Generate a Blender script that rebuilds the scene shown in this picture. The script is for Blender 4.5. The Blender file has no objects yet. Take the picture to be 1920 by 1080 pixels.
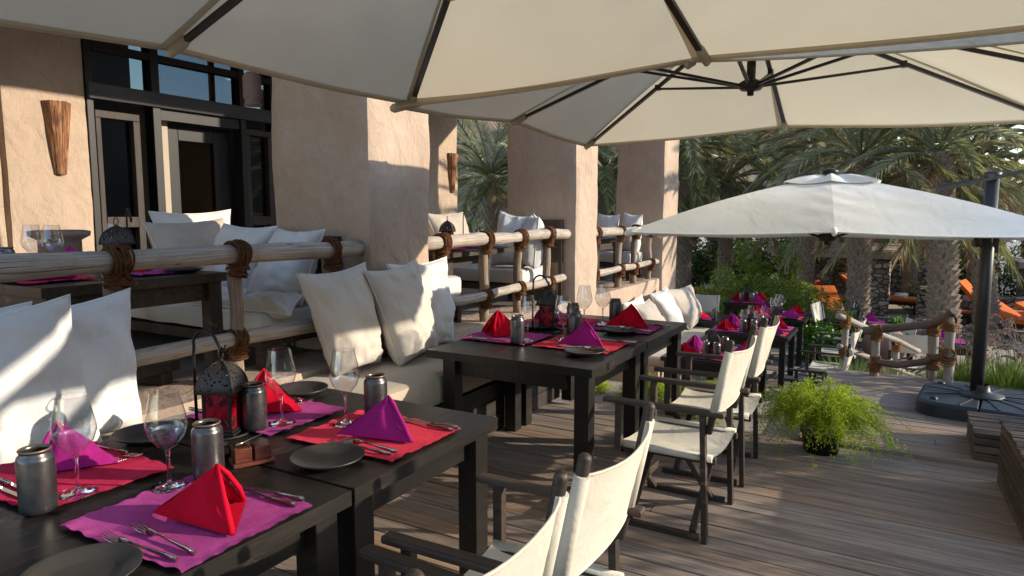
import bpy, bmesh, math, random
import numpy as np
from mathutils import Vector, Matrix, noise
random.seed(7); np.random.seed(7)
R = math.radians
SC = bpy.context.scene
C = SC.collection

# ------------------------------------------------------------------ camera, light, exposure
cam_d = bpy.data.cameras.new('camera'); cam = bpy.data.objects.new('camera', cam_d); C.objects.link(cam)
cam_d.sensor_width = 36; cam_d.lens = 24.0; cam_d.clip_start = .05; cam_d.clip_end = 900
cam.location = (0, 0, 1.7); cam.rotation_euler = (R(90 - 6.242), 0, R(29.886)); SC.camera = cam
SUN_AZ, SUN_EL = 65.0, 17.6                      # azimuth from +Y towards +X
W = bpy.data.worlds.new('World'); SC.world = W; W.use_nodes = True
_n = W.node_tree; _bg = _n.nodes['Background']
_sk = _n.nodes.new('ShaderNodeTexSky'); _sk.sky_type = 'NISHITA'; _sk.sun_disc = False
_sk.sun_elevation = R(SUN_EL); _sk.sun_rotation = R(SUN_AZ); _sk.air_density = 1.0; _sk.dust_density = .5; _sk.ozone_density = 1.6
_n.links.new(_sk.outputs[0], _bg.inputs[0]); _bg.inputs[1].default_value = .15
sd = bpy.data.lights.new('sun', 'SUN'); sd.energy = 2.3; sd.angle = R(.6); sd.color = (1, .89, .73)
sun = bpy.data.objects.new('sun', sd); C.objects.link(sun)
_d = Vector((math.sin(R(SUN_AZ)) * math.cos(R(SUN_EL)), math.cos(R(SUN_AZ)) * math.cos(R(SUN_EL)), math.sin(R(SUN_EL))))
sun.rotation_euler = _d.to_track_quat('Z', 'Y').to_euler(); sun.location = (12, 6, 8)
SC.view_settings.view_transform = 'Standard'; SC.view_settings.look = 'None'
SC.view_settings.exposure = 1.5; SC.view_settings.gamma = 1
SC.view_settings.use_curve_mapping = False
SC.cycles.max_bounces = 8; SC.cycles.transparent_max_bounces = 24; SC.cycles.diffuse_bounces = 4

# ------------------------------------------------------------------ mesh helpers
class MB:
    def __init__(s): s.v = []; s.f = []; s.sm = []; s.uv = []
    def add(s, vs, fs, smooth=False, uvs=None):
        b = len(s.v); s.v.extend([tuple(p) for p in vs])
        for i, f in enumerate(fs):
            s.f.append([b + k for k in f]); s.sm.append(smooth)
            s.uv.append(uvs[i] if uvs else None)
        return s
    def box(s, lo, hi, M=None):
        x0, y0, z0 = lo; x1, y1, z1 = hi
        vs = [Vector(p) for p in ((x0,y0,z0),(x1,y0,z0),(x1,y1,z0),(x0,y1,z0),(x0,y0,z1),(x1,y0,z1),(x1,y1,z1),(x0,y1,z1))]
        if M: vs = [M @ p for p in vs]
        return s.add(vs, [(0,3,2,1),(4,5,6,7),(0,1,5,4),(1,2,6,5),(2,3,7,6),(3,0,4,7)])
    def bar(s, p, q, w, h, up=(0,0,1)):
        p = Vector(p); q = Vector(q); d = q - p; L = d.length; z = d.normalized(); u = Vector(up)
        x = u.cross(z)
        if x.length < 1e-4: x = Vector((1,0,0)).cross(z)
        x.normalize(); y = z.cross(x)
        M = Matrix(((x.x,y.x,z.x,p.x),(x.y,y.y,z.y,p.y),(x.z,y.z,z.z,p.z),(0,0,0,1)))
        return s.box((-w/2,-h/2,0),(w/2,h/2,L),M)
    def tube(s, pts, rad, n=8, cap=True, closed=False, wob=0., seed=0, sq=1.):
        pts = [Vector(p) for p in pts]; m = len(pts)
        rr = rad if isinstance(rad, (list, tuple)) else [rad] * m
        vs = []; ref = None; acc = 0.; L = []
        for i, p in enumerate(pts):
            a = pts[(i - 1) % m] if (closed or i > 0) else p; b = pts[(i + 1) % m] if (closed or i < m - 1) else p
            t = (b - a).normalized()
            if i: acc += (p - pts[i-1]).length
            L.append(acc)
            if ref is None:
                ref = Vector((0,0,1)) if abs(t.z) < .9 else Vector((1,0,0))
            x = (ref - t * ref.dot(t)).normalized(); ref = x; y = t.cross(x)
            for k in range(n):
                a_ = 2*math.pi*k/n; r = rr[i]
                if wob: r *= 1 + wob * noise.noise(Vector((math.cos(a_)*1.2 + seed*7.1, math.sin(a_)*1.2, acc*5/ max(rr[i]*14,.3) + seed)))
                vs.append(p + x*(math.cos(a_)*r) + y*(math.sin(a_)*r*sq))
        fs = []; uv = []
        for i in range(m if closed else m - 1):
            j = (i + 1) % m
            l0 = L[i]; l1 = L[j] if j else L[i] + .01
            for k in range(n):
                k2 = (k + 1) % n
                fs.append((i*n+k, i*n+k2, j*n+k2, j*n+k)); u0 = k/n; u1 = (k+1)/n
                uv.append(((u0,l0),(u1,l0),(u1,l1),(u0,l1)))
        s.add(vs, fs, True, uv)
        if cap and not closed:
            b = len(s.v) - m*n
            s.f.append([b + k for k in range(n)][::-1]); s.sm.append(False); s.uv.append(None)
            s.f.append([b + (m-1)*n + k for k in range(n)]); s.sm.append(False); s.uv.append(None)
        return s
    def lathe(s, prof, n=20, c=(0,0,0), close=False):
        vs = []; fs = []
        for r, z in prof:
            for k in range(n):
                a = 2*math.pi*k/n; vs.append((c[0]+r*math.cos(a), c[1]+r*math.sin(a), c[2]+z))
        for i in range(len(prof)-1):
            for k in range(n): fs.append((i*n+k, i*n+(k+1)%n, (i+1)*n+(k+1)%n, (i+1)*n+k))
        if prof[0][0] > 1e-4 and close: fs.append(tuple(range(n))[::-1])
        return s.add(vs, fs, True)
    def grid(s, fn, nu, nv, smooth=True, flip=False):
        vs = [fn(i/nu, j/nv) for j in range(nv+1) for i in range(nu+1)]; w = nu+1
        fs = [(j*w+i, j*w+i+1, (j+1)*w+i+1, (j+1)*w+i) for j in range(nv) for i in range(nu)]
        if flip: fs = [f[::-1] for f in fs]
        return s.add(vs, fs, smooth)
    def mesh(s, name, mat=None):
        me = bpy.data.meshes.new(name); me.from_pydata([tuple(v) for v in s.v], [], s.f)
        me.polygons.foreach_set('use_smooth', s.sm)
        if any(u is not None for u in s.uv):
            lay = me.uv_layers.new(name='uv'); arr = []
            for f, u in zip(s.f, s.uv):
                if u is None: arr += [0., 0.] * len(f)
                else:
                    for q in u: arr += [q[0], q[1]]
            lay.data.foreach_set('uv', arr)
        if mat: me.materials.append(mat)
        me.update(); return me
    def build(s, name, mat, parent=None, bevel=0, seg=2):
        return link(name, s.mesh(name, mat), parent, bevel, seg)
def link(name, me, parent=None, bevel=0, seg=2):
    o = bpy.data.objects.new(name, me); C.objects.link(o)
    if parent: o.parent = parent
    if bevel:
        m = o.modifiers.new('bevel', 'BEVEL'); m.width = bevel; m.segments = seg; m.limit_method = 'ANGLE'; m.angle_limit = R(40)
    return o
def npmesh(name, V, F, mat, smooth=False):
    me = bpy.data.meshes.new(name); V = np.asarray(V, dtype=np.float32); F = np.asarray(F, dtype=np.int32)
    k = F.shape[1]; me.vertices.add(len(V)); me.vertices.foreach_set('co', V.ravel())
    me.loops.add(F.size); me.loops.foreach_set('vertex_index', F.ravel())
    me.polygons.add(len(F)); me.polygons.foreach_set('loop_start', np.arange(0, F.size, k, dtype=np.int32))
    me.polygons.foreach_set('use_smooth', np.full(len(F), smooth)); me.materials.append(mat)
    me.update(calc_edges=True); return me
def tag(o, label=None, cat=None, group=None, kind=None):
    if label: o['label'] = label
    if cat: o['category'] = cat
    if group: o['group'] = group
    if kind: o['kind'] = kind
    return o
def thing(name, loc, label, cat, group=None, rz=0):
    o = bpy.data.objects.new(name, None); C.objects.link(o); o.location = loc; o.rotation_euler = (0,0,rz); o.empty_display_size = .1
    return tag(o, label, cat, group)
KIDS = {}
def kids(o):
    return [c for c in bpy.data.objects if c.parent == o]
def dup(root, loc, rz=0, label=None, group=None, tree=None, rx=0, ry=0, scale=None):
    tree = tree or tree_of(root)
    def cp(node, par):
        o, ch = node; c = o.copy(); C.objects.link(c)
        if par: c.parent = par
        for n in ch: cp(n, c)
        return c
    r = cp(tree, None); r.location = loc; r.rotation_euler = (rx, ry, rz)
    if scale: r.scale = (scale,)*3
    if label: r['label'] = label
    if group: r['group'] = group
    return r
def tree_of(o): return (o, [tree_of(c) for c in kids(o)])

# ------------------------------------------------------------------ materials
class NT:
    def __init__(s, name, rough=.6, spec=.4):
        s.m = bpy.data.materials.new(name); s.m.use_nodes = True; s.t = s.m.node_tree
        s.b = s.t.nodes['Principled BSDF']; s.out = s.t.nodes['Material Output']
        s.b.inputs['Roughness'].default_value = rough; s.b.inputs['Specular IOR Level'].default_value = spec
    def n(s, ty, **k):
        o = s.t.nodes.new(ty)
        for a, b in k.items():
            if hasattr(o, a): setattr(o, a, b)
        return o
    def l(s, a, b): s.t.links.new(a, b)
    def coord(s, kind='Object', scale=(1,1,1), rnd=0.):
        tc = s.n('ShaderNodeTexCoord'); mp = s.n('ShaderNodeMapping'); mp.inputs['Scale'].default_value = scale
        s.l(tc.outputs[kind], mp.inputs['Vector'])
        if rnd:
            oi = s.n('ShaderNodeObjectInfo'); v = s.n('ShaderNodeVectorMath'); v.operation = 'ADD'
            m = s.n('ShaderNodeMath'); m.operation = 'MULTIPLY'; m.inputs[1].default_value = rnd
            s.l(oi.outputs['Random'], m.inputs[0]); s.l(m.outputs[0], v.inputs[1]); s.l(mp.outputs[0], v.inputs[0]); return v.outputs[0]
        return mp.outputs[0]
    def cyl(s, ks=2., kl=.5, rnd=0.):
        uv = s.n('ShaderNodeUVMap'); sp = s.n('ShaderNodeSeparateXYZ'); s.l(uv.outputs[0], sp.inputs[0])
        a = s.math('MULTIPLY', sp.outputs[0], 6.28318)
        cx = s.math('MULTIPLY', s.math('COSINE', a), ks); cy = s.math('MULTIPLY', s.math('SINE', a), ks)
        z = s.math('MULTIPLY', sp.outputs[1], kl); cb = s.n('ShaderNodeCombineXYZ')
        if rnd:
            oi = s.n('ShaderNodeObjectInfo'); z = s.math('ADD', z, s.math('MULTIPLY', oi.outputs['Random'], rnd))
        s.l(cx, cb.inputs[0]); s.l(cy, cb.inputs[1]); s.l(z, cb.inputs[2]); return cb.outputs[0]
    def math(s, op, a, b=None):
        m = s.n('ShaderNodeMath'); m.operation = op
        for i, x in enumerate((a, b)):
            if x is None: continue
            if isinstance(x, (int, float)): m.inputs[i].default_value = x
            else: s.l(x, m.inputs[i])
        return m.outputs[0]
    def noise(s, vec, scale, detail=4, rough=.55, dist=0.):
        n = s.n('ShaderNodeTexNoise'); n.inputs['Scale'].default_value = scale; n.inputs['Detail'].default_value = detail
        n.inputs['Roughness'].default_value = rough; n.inputs['Distortion'].default_value = dist
        if vec: s.l(vec, n.inputs['Vector'])
        return n.outputs['Fac']
    def ramp(s, fac, stops):
        r = s.n('ShaderNodeValToRGB'); e = r.color_ramp.elements
        while len(e) < len(stops): e.new(.5)
        for i, (p, c) in enumerate(stops):
            e[i].position = p; e[i].color = (c if isinstance(c, (tuple, list)) else (c,c,c))[:3] + (1,) if isinstance(c, tuple) else (c,c,c,1)
        s.l(fac, r.inputs[0]); return r.outputs[0]
    def mix(s, a, b, fac, mode='MIX'):
        m = s.n('ShaderNodeMix'); m.data_type = 'RGBA'; m.blend_type = mode
        for i, x in ((0, fac), (6, a), (7, b)):
            if isinstance(x, (int, float)): m.inputs[i].default_value = x
            elif isinstance(x, tuple): m.inputs[i].default_value = x[:3] + (1,)
            else: s.l(x, m.inputs[i])
        return m.outputs[2]
    def rand(s):
        return s.n('ShaderNodeObjectInfo').outputs['Random']
    def col(s, c):
        if isinstance(c, tuple): s.b.inputs['Base Color'].default_value = c[:3] + (1,)
        else: s.l(c, s.b.inputs['Base Color'])
    def rough(s, c): s.l(c, s.b.inputs['Roughness'])
    def bump(s, h, strength=.3, dist=.01, prev=None):
        b = s.n('ShaderNodeBump'); b.inputs['Strength'].default_value = strength; b.inputs['Distance'].default_value = dist
        s.l(h, b.inputs['Height'])
        if prev: s.l(prev, b.inputs['Normal'])
        s.l(b.outputs[0], s.b.inputs['Normal']); return b.outputs[0]
MT = {}
def simple(name, c, rough=.6, metal=0., spec=.4, var=.0, sc=12., bump=0., bs=200., coat=0.):
    a = NT(name, rough, spec); a.b.inputs['Metallic'].default_value = metal
    if var:
        f = a.noise(a.coord(rnd=9.), sc, 5); a.col(a.ramp(f, [(.25, tuple(x*(1-var) for x in c)), (.75, tuple(min(1, x*(1+var)) for x in c))]))
    else: a.col(c)
    if bump: a.bump(a.noise(a.coord(), bs, 3), bump, .003)
    MT[name] = a.m; return a.m

def m_wood(name, dark, mid, light, axis=0, rough=.5, rnd=30., gs=1., wear=None, bump=.35, randamt=.35):
    a = NT(name, rough, .35); sc = [9., 9., 9.]; sc[axis] = .7
    v = a.coord(scale=tuple(x*gs for x in sc), rnd=rnd)
    g = a.noise(v, 3.0, 8, .65, .6); g2 = a.noise(v, 14., 4, .6)
    big = a.noise(a.coord(rnd=rnd), 1.7, 3)
    f = a.math('ADD', a.math('MULTIPLY', g, .7), a.math('MULTIPLY', g2, .3))
    c = a.ramp(f, [(.30, dark), (.5, mid), (.72, light)])
    c = a.mix(c, dark, a.ramp(big, [(.45, 0.), (.75, .55)]))
    hsv = a.n('ShaderNodeHueSaturation'); a.l(c, hsv.inputs['Color'])
    a.l(a.math('ADD', a.math('MULTIPLY', a.rand(), randamt*2), 1-randamt), hsv.inputs['Value'])
    c = hsv.outputs[0]
    if wear:
        wv = a.noise(a.coord(scale=tuple(.25 if k == axis else 1. for k in range(3)), rnd=rnd), 30., 8, .7); wb = a.noise(a.coord(rnd=rnd), 3.3, 3)
        w_ = a.math('MULTIPLY', a.ramp(wv, [(.54, 0.), (.62, 1.)]), a.ramp(wb, [(.56, 0.), (.68, .75)]))
        c = a.mix(c, wear, w_)
    a.col(c); a.bump(f, bump, .004)
    MT[name] = a.m; return a
def m_deck():
    a = NT('deck_wood', .72, .25)
    v = a.coord(scale=(.55, 11, 11), rnd=47.); g = a.noise(v, 3.2, 9, .68, .8)
    c = a.ramp(g, [(.28, (.125,.09,.066)), (.47, (.27,.213,.168)), (.6, (.36,.288,.233)), (.78, (.50,.415,.345))])
    r = a.rand(); tone = a.ramp(r, [(0., (.62,.60,.60)), (.2, (.95,.92,.9)), (.45, (.78,.8,.85)), (.62, (1.05,.9,.75)), (.8, (.74,.70,.68)), (1., (1.12,1.06,1.0))])
    c = a.mix(c, tone, 1., 'MULTIPLY')
    st = a.noise(a.coord(scale=(1,2.4,1), rnd=20.), 2.2, 6, .7); c = a.mix(c, (.09,.07,.055), a.ramp(st, [(.56, 0.), (.74, .55)]))
    kn = a.n('ShaderNodeTexVoronoi'); kn.inputs['Scale'].default_value = 2.2; a.l(a.coord(scale=(1,2.2,1), rnd=31.), kn.inputs['Vector'])
    c = a.mix(c, (.05,.035,.025), a.ramp(kn.outputs['Distance'], [(.02, .8), (.055, 0.)]))
    a.col(c); a.bump(g, .5, .004); a.rough(a.ramp(g, [(.3, .62), (.7, .85)])); MT['deck'] = a.m
def m_plaster():
    a = NT('plaster', .92, .15); v = a.coord()
    n1 = a.noise(v, 1.1, 5, .6); n2 = a.noise(v, 9., 6, .65); n3 = a.noise(v, 55., 4, .6)
    c = a.ramp(n1, [(.3, (.38,.275,.20)), (.5, (.44,.33,.243)), (.72, (.495,.38,.288))])
    c = a.mix(c, (.36,.25,.175), a.ramp(n2, [(.52, 0.), (.72, .35)]))
    sp = a.n('ShaderNodeTexVoronoi'); sp.inputs['Scale'].default_value = 1.9; a.l(a.coord(scale=(1.,.9,.8)), sp.inputs['Vector'])
    c = a.mix(c, (.44,.28,.18), a.ramp(sp.outputs['Distance'], [(.07, .38), (.12, 0.)]))
    crack = a.noise(a.coord(scale=(1,1,.35)), 7., 8, .7, 1.5); c = a.mix(c, (.34,.235,.165), a.ramp(crack, [(.27, .3), (.33, 0.)]))
    a.col(c); tr = a.noise(a.coord(scale=(1.2,1.2,.8)), 4.5, 8, .6, .5)
    b = a.bump(tr, .85, .05); b = a.bump(n3, .35, .008, b); MT['plaster'] = a.m
def m_log(name, c0, c1, c2, dark=(.05,.035,.025)):
    a = NT(name, .8, .25); v = a.cyl(2.6, .9, 40.)
    g = a.noise(v, 2.6, 9, .66, .5); big = a.noise(a.coord(rnd=9.), 4., 3)
    c = a.ramp(g, [(.3, c0), (.52, c1), (.75, c2)]); c = a.mix(c, c0, a.ramp(big, [(.5, 0.), (.7, .6)]))
    cr = a.noise(a.cyl(4.5, .55, 40.), 2.0, 5, .5, .4); c = a.mix(c, dark, a.ramp(cr, [(.335, .85), (.365, 0.)]))
    kn = a.n('ShaderNodeTexVoronoi'); kn.inputs['Scale'].default_value = 1.; a.l(a.cyl(1.4, 3.5, 40.), kn.inputs['Vector'])
    c = a.mix(c, dark, a.ramp(kn.outputs['Distance'], [(.06, .8), (.14, 0.)]))
    a.col(c); b = a.bump(g, .5, .01); a.bump(a.ramp(cr, [(.33, 0.), (.37, 1.)]), .6, .01, b); MT[name] = a.m
def m_fabric(name, c, var=.06, weave=900., rough=.9, wr=.4, sheen=.1, fold=8.):
    a = NT(name, rough, .15); f = a.noise(a.coord(rnd=5.), 3., 4); a.col(a.ramp(f, [(.3, tuple(x*(1-var) for x in c)), (.7, tuple(min(1., x*(1+var)) for x in c))]))
    b = a.bump(a.noise(a.coord(rnd=5.), fold, 5, .6, .8), wr, .02); w = a.noise(a.coord(), weave, 2); a.bump(w, .12, .001, b)
    a.b.inputs['Sheen Weight'].default_value = sheen; MT[name] = a.m; return a
def m_linen(name, c, c2):
    a = NT(name, .88, .15); v = a.coord(rnd=3.)
    w1 = a.n('ShaderNodeTexWave'); w1.inputs['Scale'].default_value = 95; w1.inputs['Distortion'].default_value = 1.2; a.l(v, w1.inputs['Vector'])
    w2 = a.n('ShaderNodeTexWave'); w2.bands_direction = 'Y'; w2.inputs['Scale'].default_value = 95; w2.inputs['Distortion'].default_value = 1.2; a.l(v, w2.inputs['Vector'])
    ww = a.math('MULTIPLY', w1.outputs['Fac'], w2.outputs['Fac']); n = a.noise(v, 60., 5, .7); n2 = a.noise(v, 5., 3)
    c_ = a.mix(c2, c, a.ramp(a.math('ADD', a.math('MULTIPLY', n, .5), a.math('MULTIPLY', n2, .5)), [(.38, 0.), (.62, 1.)]))
    a.col(c_); b = a.bump(ww, .25, .0015); a.bump(n2, .3, .012, b); a.b.inputs['Specular IOR Level'].default_value = .05; MT[name] = a.m
def m_canopy(name, c, tr=.45):
    a = NT(name, .8, .1); t = a.t; f = a.noise(a.coord(), 2.2, 4); col = a.ramp(f, [(.3, tuple(x*.95 for x in c)), (.7, c)])
    d = a.n('ShaderNodeBsdfDiffuse'); tl = a.n('ShaderNodeBsdfTranslucent'); mx = a.n('ShaderNodeMixShader'); mx.inputs[0].default_value = tr
    a.l(col, d.inputs['Color']); a.l(a.mix(col, (.93,.80,.58), .6, 'MULTIPLY'), tl.inputs['Color'])
    bp = a.n('ShaderNodeBump'); bp.inputs['Strength'].default_value = (.3 if tr > .2 else .12); bp.inputs['Distance'].default_value = .04
    a.l(a.noise(a.coord(), 5., 5, .6, .8), bp.inputs['Height']); a.l(bp.outputs[0], d.inputs['Normal'])
    a.l(d.outputs[0], mx.inputs[1]); a.l(tl.outputs[0], mx.inputs[2]); a.l(mx.outputs[0], a.out.inputs['Surface']); MT[name] = a.m
def m_leaf(name, c1, c2, tr=.35, rough=.5, c3=None):
    a = NT(name, rough, .35); t = a.t; g = a.n('ShaderNodeNewGeometry')
    f = a.noise(a.coord(rnd=13.), 1.6, 3); r = a.math('ADD', a.math('MULTIPLY', g.outputs['Random Per Island'], .6), a.math('MULTIPLY', f, .4))
    st = [(.25, c1), (.65, c2)] + ([(.9, c3)] if c3 else [])
    col = a.ramp(r, st); a.col(col); tl = a.n('ShaderNodeBsdfTranslucent'); a.l(a.mix(col, (1.0,1.0,.55), .5, 'MULTIPLY'), tl.inputs['Color'])
    mx = a.n('ShaderNodeMixShader'); mx.inputs[0].default_value = tr; a.l(a.b.outputs[0], mx.inputs[1]); a.l(tl.outputs[0], mx.inputs[2]); a.l(mx.outputs[0], a.out.inputs['Surface']); MT[name] = a.m
def m_thinglass(name, tint=(1,1,1), f0=.06, edge=.5):
    a = NT(name); tr = a.n('ShaderNodeBsdfTransparent'); tr.inputs[0].default_value = tint + (1,)
    gl = a.n('ShaderNodeBsdfGlossy'); gl.inputs['Roughness'].default_value = .015; lw = a.n('ShaderNodeLayerWeight'); lw.inputs[0].default_value = .5
    fac = a.ramp(lw.outputs['Facing'], [(0., f0), (.6, f0*1.6), (.93, edge), (1., .9)])
    mx = a.n('ShaderNodeMixShader'); a.l(fac, mx.inputs[0]); a.l(tr.outputs[0], mx.inputs[1]); a.l(gl.outputs[0], mx.inputs[2]); a.l(mx.outputs[0], a.out.inputs['Surface']); MT[name] = a.m
def m_stone(name, c0, c1, c2, s=3.2):
    a = NT(name, .9, .2); v = a.n('ShaderNodeTexVoronoi'); v.inputs['Scale'].default_value = s; a.l(a.coord(scale=(1,1,1.5)), v.inputs['Vector'])
    ve = a.n('ShaderNodeTexVoronoi'); ve.feature = 'DISTANCE_TO_EDGE'; ve.inputs['Scale'].default_value = s; a.l(a.coord(scale=(1,1,1.5)), ve.inputs['Vector'])
    sp = a.n('ShaderNodeSeparateXYZ'); a.l(v.outputs['Color'], sp.inputs[0]); c = a.ramp(sp.outputs[0], [(0., c0), (.5, c1), (1., c2)])
    n = a.noise(a.coord(), 14., 5); c = a.mix(c, tuple(x*.6 for x in c0), a.ramp(n, [(.45, 0.), (.75, .5)]))
    e = a.ramp(ve.outputs['Distance'], [(0., 0.), (.09, 1.)]); c = a.mix((.13,.105,.085), c, e); a.col(c)
    b = a.bump(e, 1., .08); a.bump(n, .4, .02, b); MT[name] = a.m
def m_ground(name, c0, c1, c2, s=1.):
    a = NT(name, .95, .12); n = a.noise(a.coord(), .7*s, 8, .65); n2 = a.noise(a.coord(), 18.*s, 5, .7)
    c = a.ramp(n, [(.3, c0), (.55, c1), (.75, c2)]); c = a.mix(c, c0, a.ramp(n2, [(.45, 0.), (.7, .4)])); a.col(c); a.bump(n2, .5, .03); MT[name] = a.m

m_deck(); m_plaster()
m_wood('table_wood', (.008,.0065,.0055), (.014,.012,.010), (.028,.024,.021), 1, .36, wear=(.065,.055,.047), randamt=.15, bump=.3)
m_wood('old_table_wood', (.022,.015,.011), (.045,.031,.022), (.085,.06,.042), 0, .5, wear=(.22,.14,.075), randamt=.15)
m_wood('frame_wood', (.006,.0045,.004), (.012,.009,.008), (.022,.017,.014), 2, .5, randamt=.2)
m_wood('beam_wood', (.032,.032,.034), (.06,.06,.063), (.10,.10,.10), 1, .6, randamt=.15)
m_wood('trim_wood', (.016,.011,.008), (.033,.023,.017), (.07,.05,.036), 2, .6, randamt=.2)
m_wood('chair_wood', (.022,.015,.011), (.045,.031,.022), (.085,.062,.045), 0, .55, gs=2., randamt=.3, wear=(.16,.12,.085))
m_wood('bench_wood', (.013,.010,.008), (.032,.024,.018), (.065,.049,.036), 1, .6, wear=(.14,.11,.08))
m_wood('crate_wood', (.035,.022,.014), (.10,.066,.042), (.21,.15,.10), 0, .75, bump=.9)
m_wood('box_wood', (.05,.013,.008), (.11,.03,.018), (.17,.06,.035), 0, .35, gs=4)
m_log('log_wood', (.20,.155,.12), (.40,.335,.27), (.60,.53,.44))
m_log('log_post_wood', (.14,.095,.065), (.27,.20,.145), (.43,.35,.27))
m_log('brown_log', (.06,.035,.022), (.17,.105,.068), (.33,.25,.19))
m_log('grey_post', (.20,.16,.125), (.36,.31,.25), (.50,.45,.38))
_a = NT('rope', .95, .1); _v = _a.cyl(1.2, 60.); _f = _a.noise(_v, 1.6, 6, .7); _a.col(_a.ramp(_f, [(.3, (.06,.024,.010)), (.55, (.155,.066,.028)), (.75, (.29,.145,.07))])); _a.bump(_f, 1., .01); MT['rope'] = _a.m
_a = NT('rope_light', .95, .1); _v = _a.cyl(1.2, 60.); _f = _a.noise(_v, 1.6, 6, .7); _a.col(_a.ramp(_f, [(.3, (.14,.06,.022)), (.55, (.29,.135,.055)), (.75, (.43,.23,.11))])); _a.bump(_f, 1., .01); MT['rope_light'] = _a.m
m_fabric('cushion_white', (.60,.57,.525)); m_fabric('cushion_bright', (.63,.625,.61)); m_fabric('cushion_beige', (.44,.38,.31)); m_fabric('cushion_warm', (.53,.475,.405))
m_fabric('piping_white', (.70,.68,.64), wr=.05); m_fabric('piping_beige', (.62,.57,.50), wr=.05)
m_fabric('mattress_beige', (.43,.36,.27), fold=3.); m_fabric('mattress_white', (.58,.56,.525), fold=3.)
m_fabric('chair_canvas', (.58,.525,.42), var=.1, wr=.5, fold=6.); m_fabric('orange_fabric', (.62,.135,.02)); m_fabric('towel', (.75,.75,.76))
m_linen('mat_purple', (.44,.075,.28), (.31,.045,.19)); m_linen('mat_red', (.62,.04,.11), (.44,.022,.065)); m_linen('mat_coral', (.72,.06,.10), (.56,.035,.065))
m_linen('napkin_red', (.52,.006,.026), (.42,.004,.018)); m_linen('napkin_purple', (.36,.02,.185), (.28,.014,.145))
m_canopy('canopy', (.64,.585,.465), .52); m_canopy('canopy_hem', (.60,.55,.44), .42); m_canopy('canopy_white', (.92,.95,.97), .04)
simple('parasol_metal', (.038,.032,.028), .38, .5); simple('pole_metal', (.05,.048,.046), .45, .4, var=.1); simple('base_plastic', (.022,.027,.032), .5, var=.15, bump=.2, bs=400.)
_a = NT('ceramic', .3, .5); _a.b.inputs['Metallic'].default_value = .85; _a.col(_a.ramp(_a.noise(_a.coord(rnd=3.), 25., 5), [(.3, (.085,.08,.08)), (.7, (.15,.145,.145))])); _a.b.inputs['Roughness'].default_value = .3; MT['ceramic'] = _a.m
simple('ceramic_rim', (.22,.15,.10), .4, .5); simple('plate', (.040,.036,.032), .42, 0., .6, var=.15, sc=20)
simple('steel', (.42,.37,.31), .24, 1.); simple('lantern_metal', (.018,.015,.014), .5, .4, var=.3, sc=30, bump=.3); simple('terracotta', (.22,.135,.105), .85, var=.15)
simple('clay', (.24,.165,.135), .8, var=.15); simple('black_pot', (.012,.011,.011), .5)
simple('stem', (.10,.085,.035), .8); simple('dark_void', (.012,.010,.009), .8); simple('interior', (.15,.13,.11), .8)
m_thinglass('wine_glass', (.97,.975,.98)); m_thinglass('window_pane', (.40,.43,.42), .06, .6); m_thinglass('clear_pane', (.27,.30,.32), .05, .5)
_a = NT('red_glass', .2, .5); _a.col(_a.ramp(_a.noise(_a.coord(rnd=3.), 38., 5, .7), [(.35, (.05,.001,.004)), (.6, (.34,.004,.016)), (.75, (.65,.02,.04))])); _a.bump(_a.noise(_a.coord(), 60., 3), .4, .004); MT['red_glass'] = _a.m
_a = NT('sconce_bark', .6, .3); _f = _a.noise(_a.coord(scale=(14,14,.9), rnd=5.), 3., 8, .7, .5); _a.col(_a.ramp(_f, [(.32, (.045,.018,.010)), (.5, (.21,.085,.035)), (.62, (.40,.20,.085)), (.78, (.48,.38,.28))])); _a.bump(_f, .8, .01); MT['sconce'] = _a.m
m_leaf('frond_green', (.15,.155,.06), (.31,.305,.13), .42, .38, (.48,.45,.25)); m_leaf('frond_grey', (.22,.21,.12), (.39,.37,.22), .42, .38, (.54,.50,.34))
m_leaf('frond_dry', (.20,.13,.06), (.34,.24,.12), .3, .7, (.46,.34,.19)); m_leaf('fern_green', (.20,.30,.010), (.36,.46,.025), .5, .5, (.50,.56,.06))
m_leaf('bush_green', (.16,.22,.035), (.30,.37,.07), .45, .45, (.42,.47,.12)); m_leaf('dark_leaf', (.06,.085,.025), (.13,.16,.045), .4, .45, (.22,.24,.08)); m_leaf('grass_blade', (.10,.17,.02), (.20,.29,.04), .4, .5, (.32,.38,.09))
m_leaf('plume', (.20,.13,.11), (.34,.24,.21), .3, .8, (.48,.37,.33)); m_leaf('big_leaf', (.05,.14,.012), (.11,.25,.02), .35, .35, (.2,.34,.04))
m_stone('stone', (.20,.16,.125), (.33,.27,.215), (.45,.385,.32), 5.5); m_stone('flagstone', (.20,.17,.14), (.29,.25,.205), (.36,.31,.26), 1.6)
m_ground('sand', (.36,.30,.23), (.47,.40,.32), (.55,.48,.40)); m_ground('gravel', (.22,.18,.14), (.36,.31,.25), (.48,.43,.36), 5.); m_ground('hill_rock', (.10,.07,.052), (.18,.13,.098), (.27,.205,.16), .12)
_a = NT('palm_bark', .9, .15); _f = _a.noise(_a.coord(rnd=3.), 16., 6, .7); _a.col(_a.ramp(_f, [(.3, (.17,.125,.09)), (.55, (.36,.285,.215)), (.78, (.52,.44,.35))])); _a.bump(_f, .8, .02); MT['palm_bark'] = _a.m
m_thinglass('wine_glass', (.965,.97,.98), .075, .62)
_a = NT('glass_solid', .0); _g = _a.n('ShaderNodeBsdfGlass'); _g.inputs['IOR'].default_value = 1.5; _g.inputs['Roughness'].default_value = .0; _a.l(_g.outputs[0], _a.out.inputs['Surface']); MT['glass_solid'] = _a.m
M = MT
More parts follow.
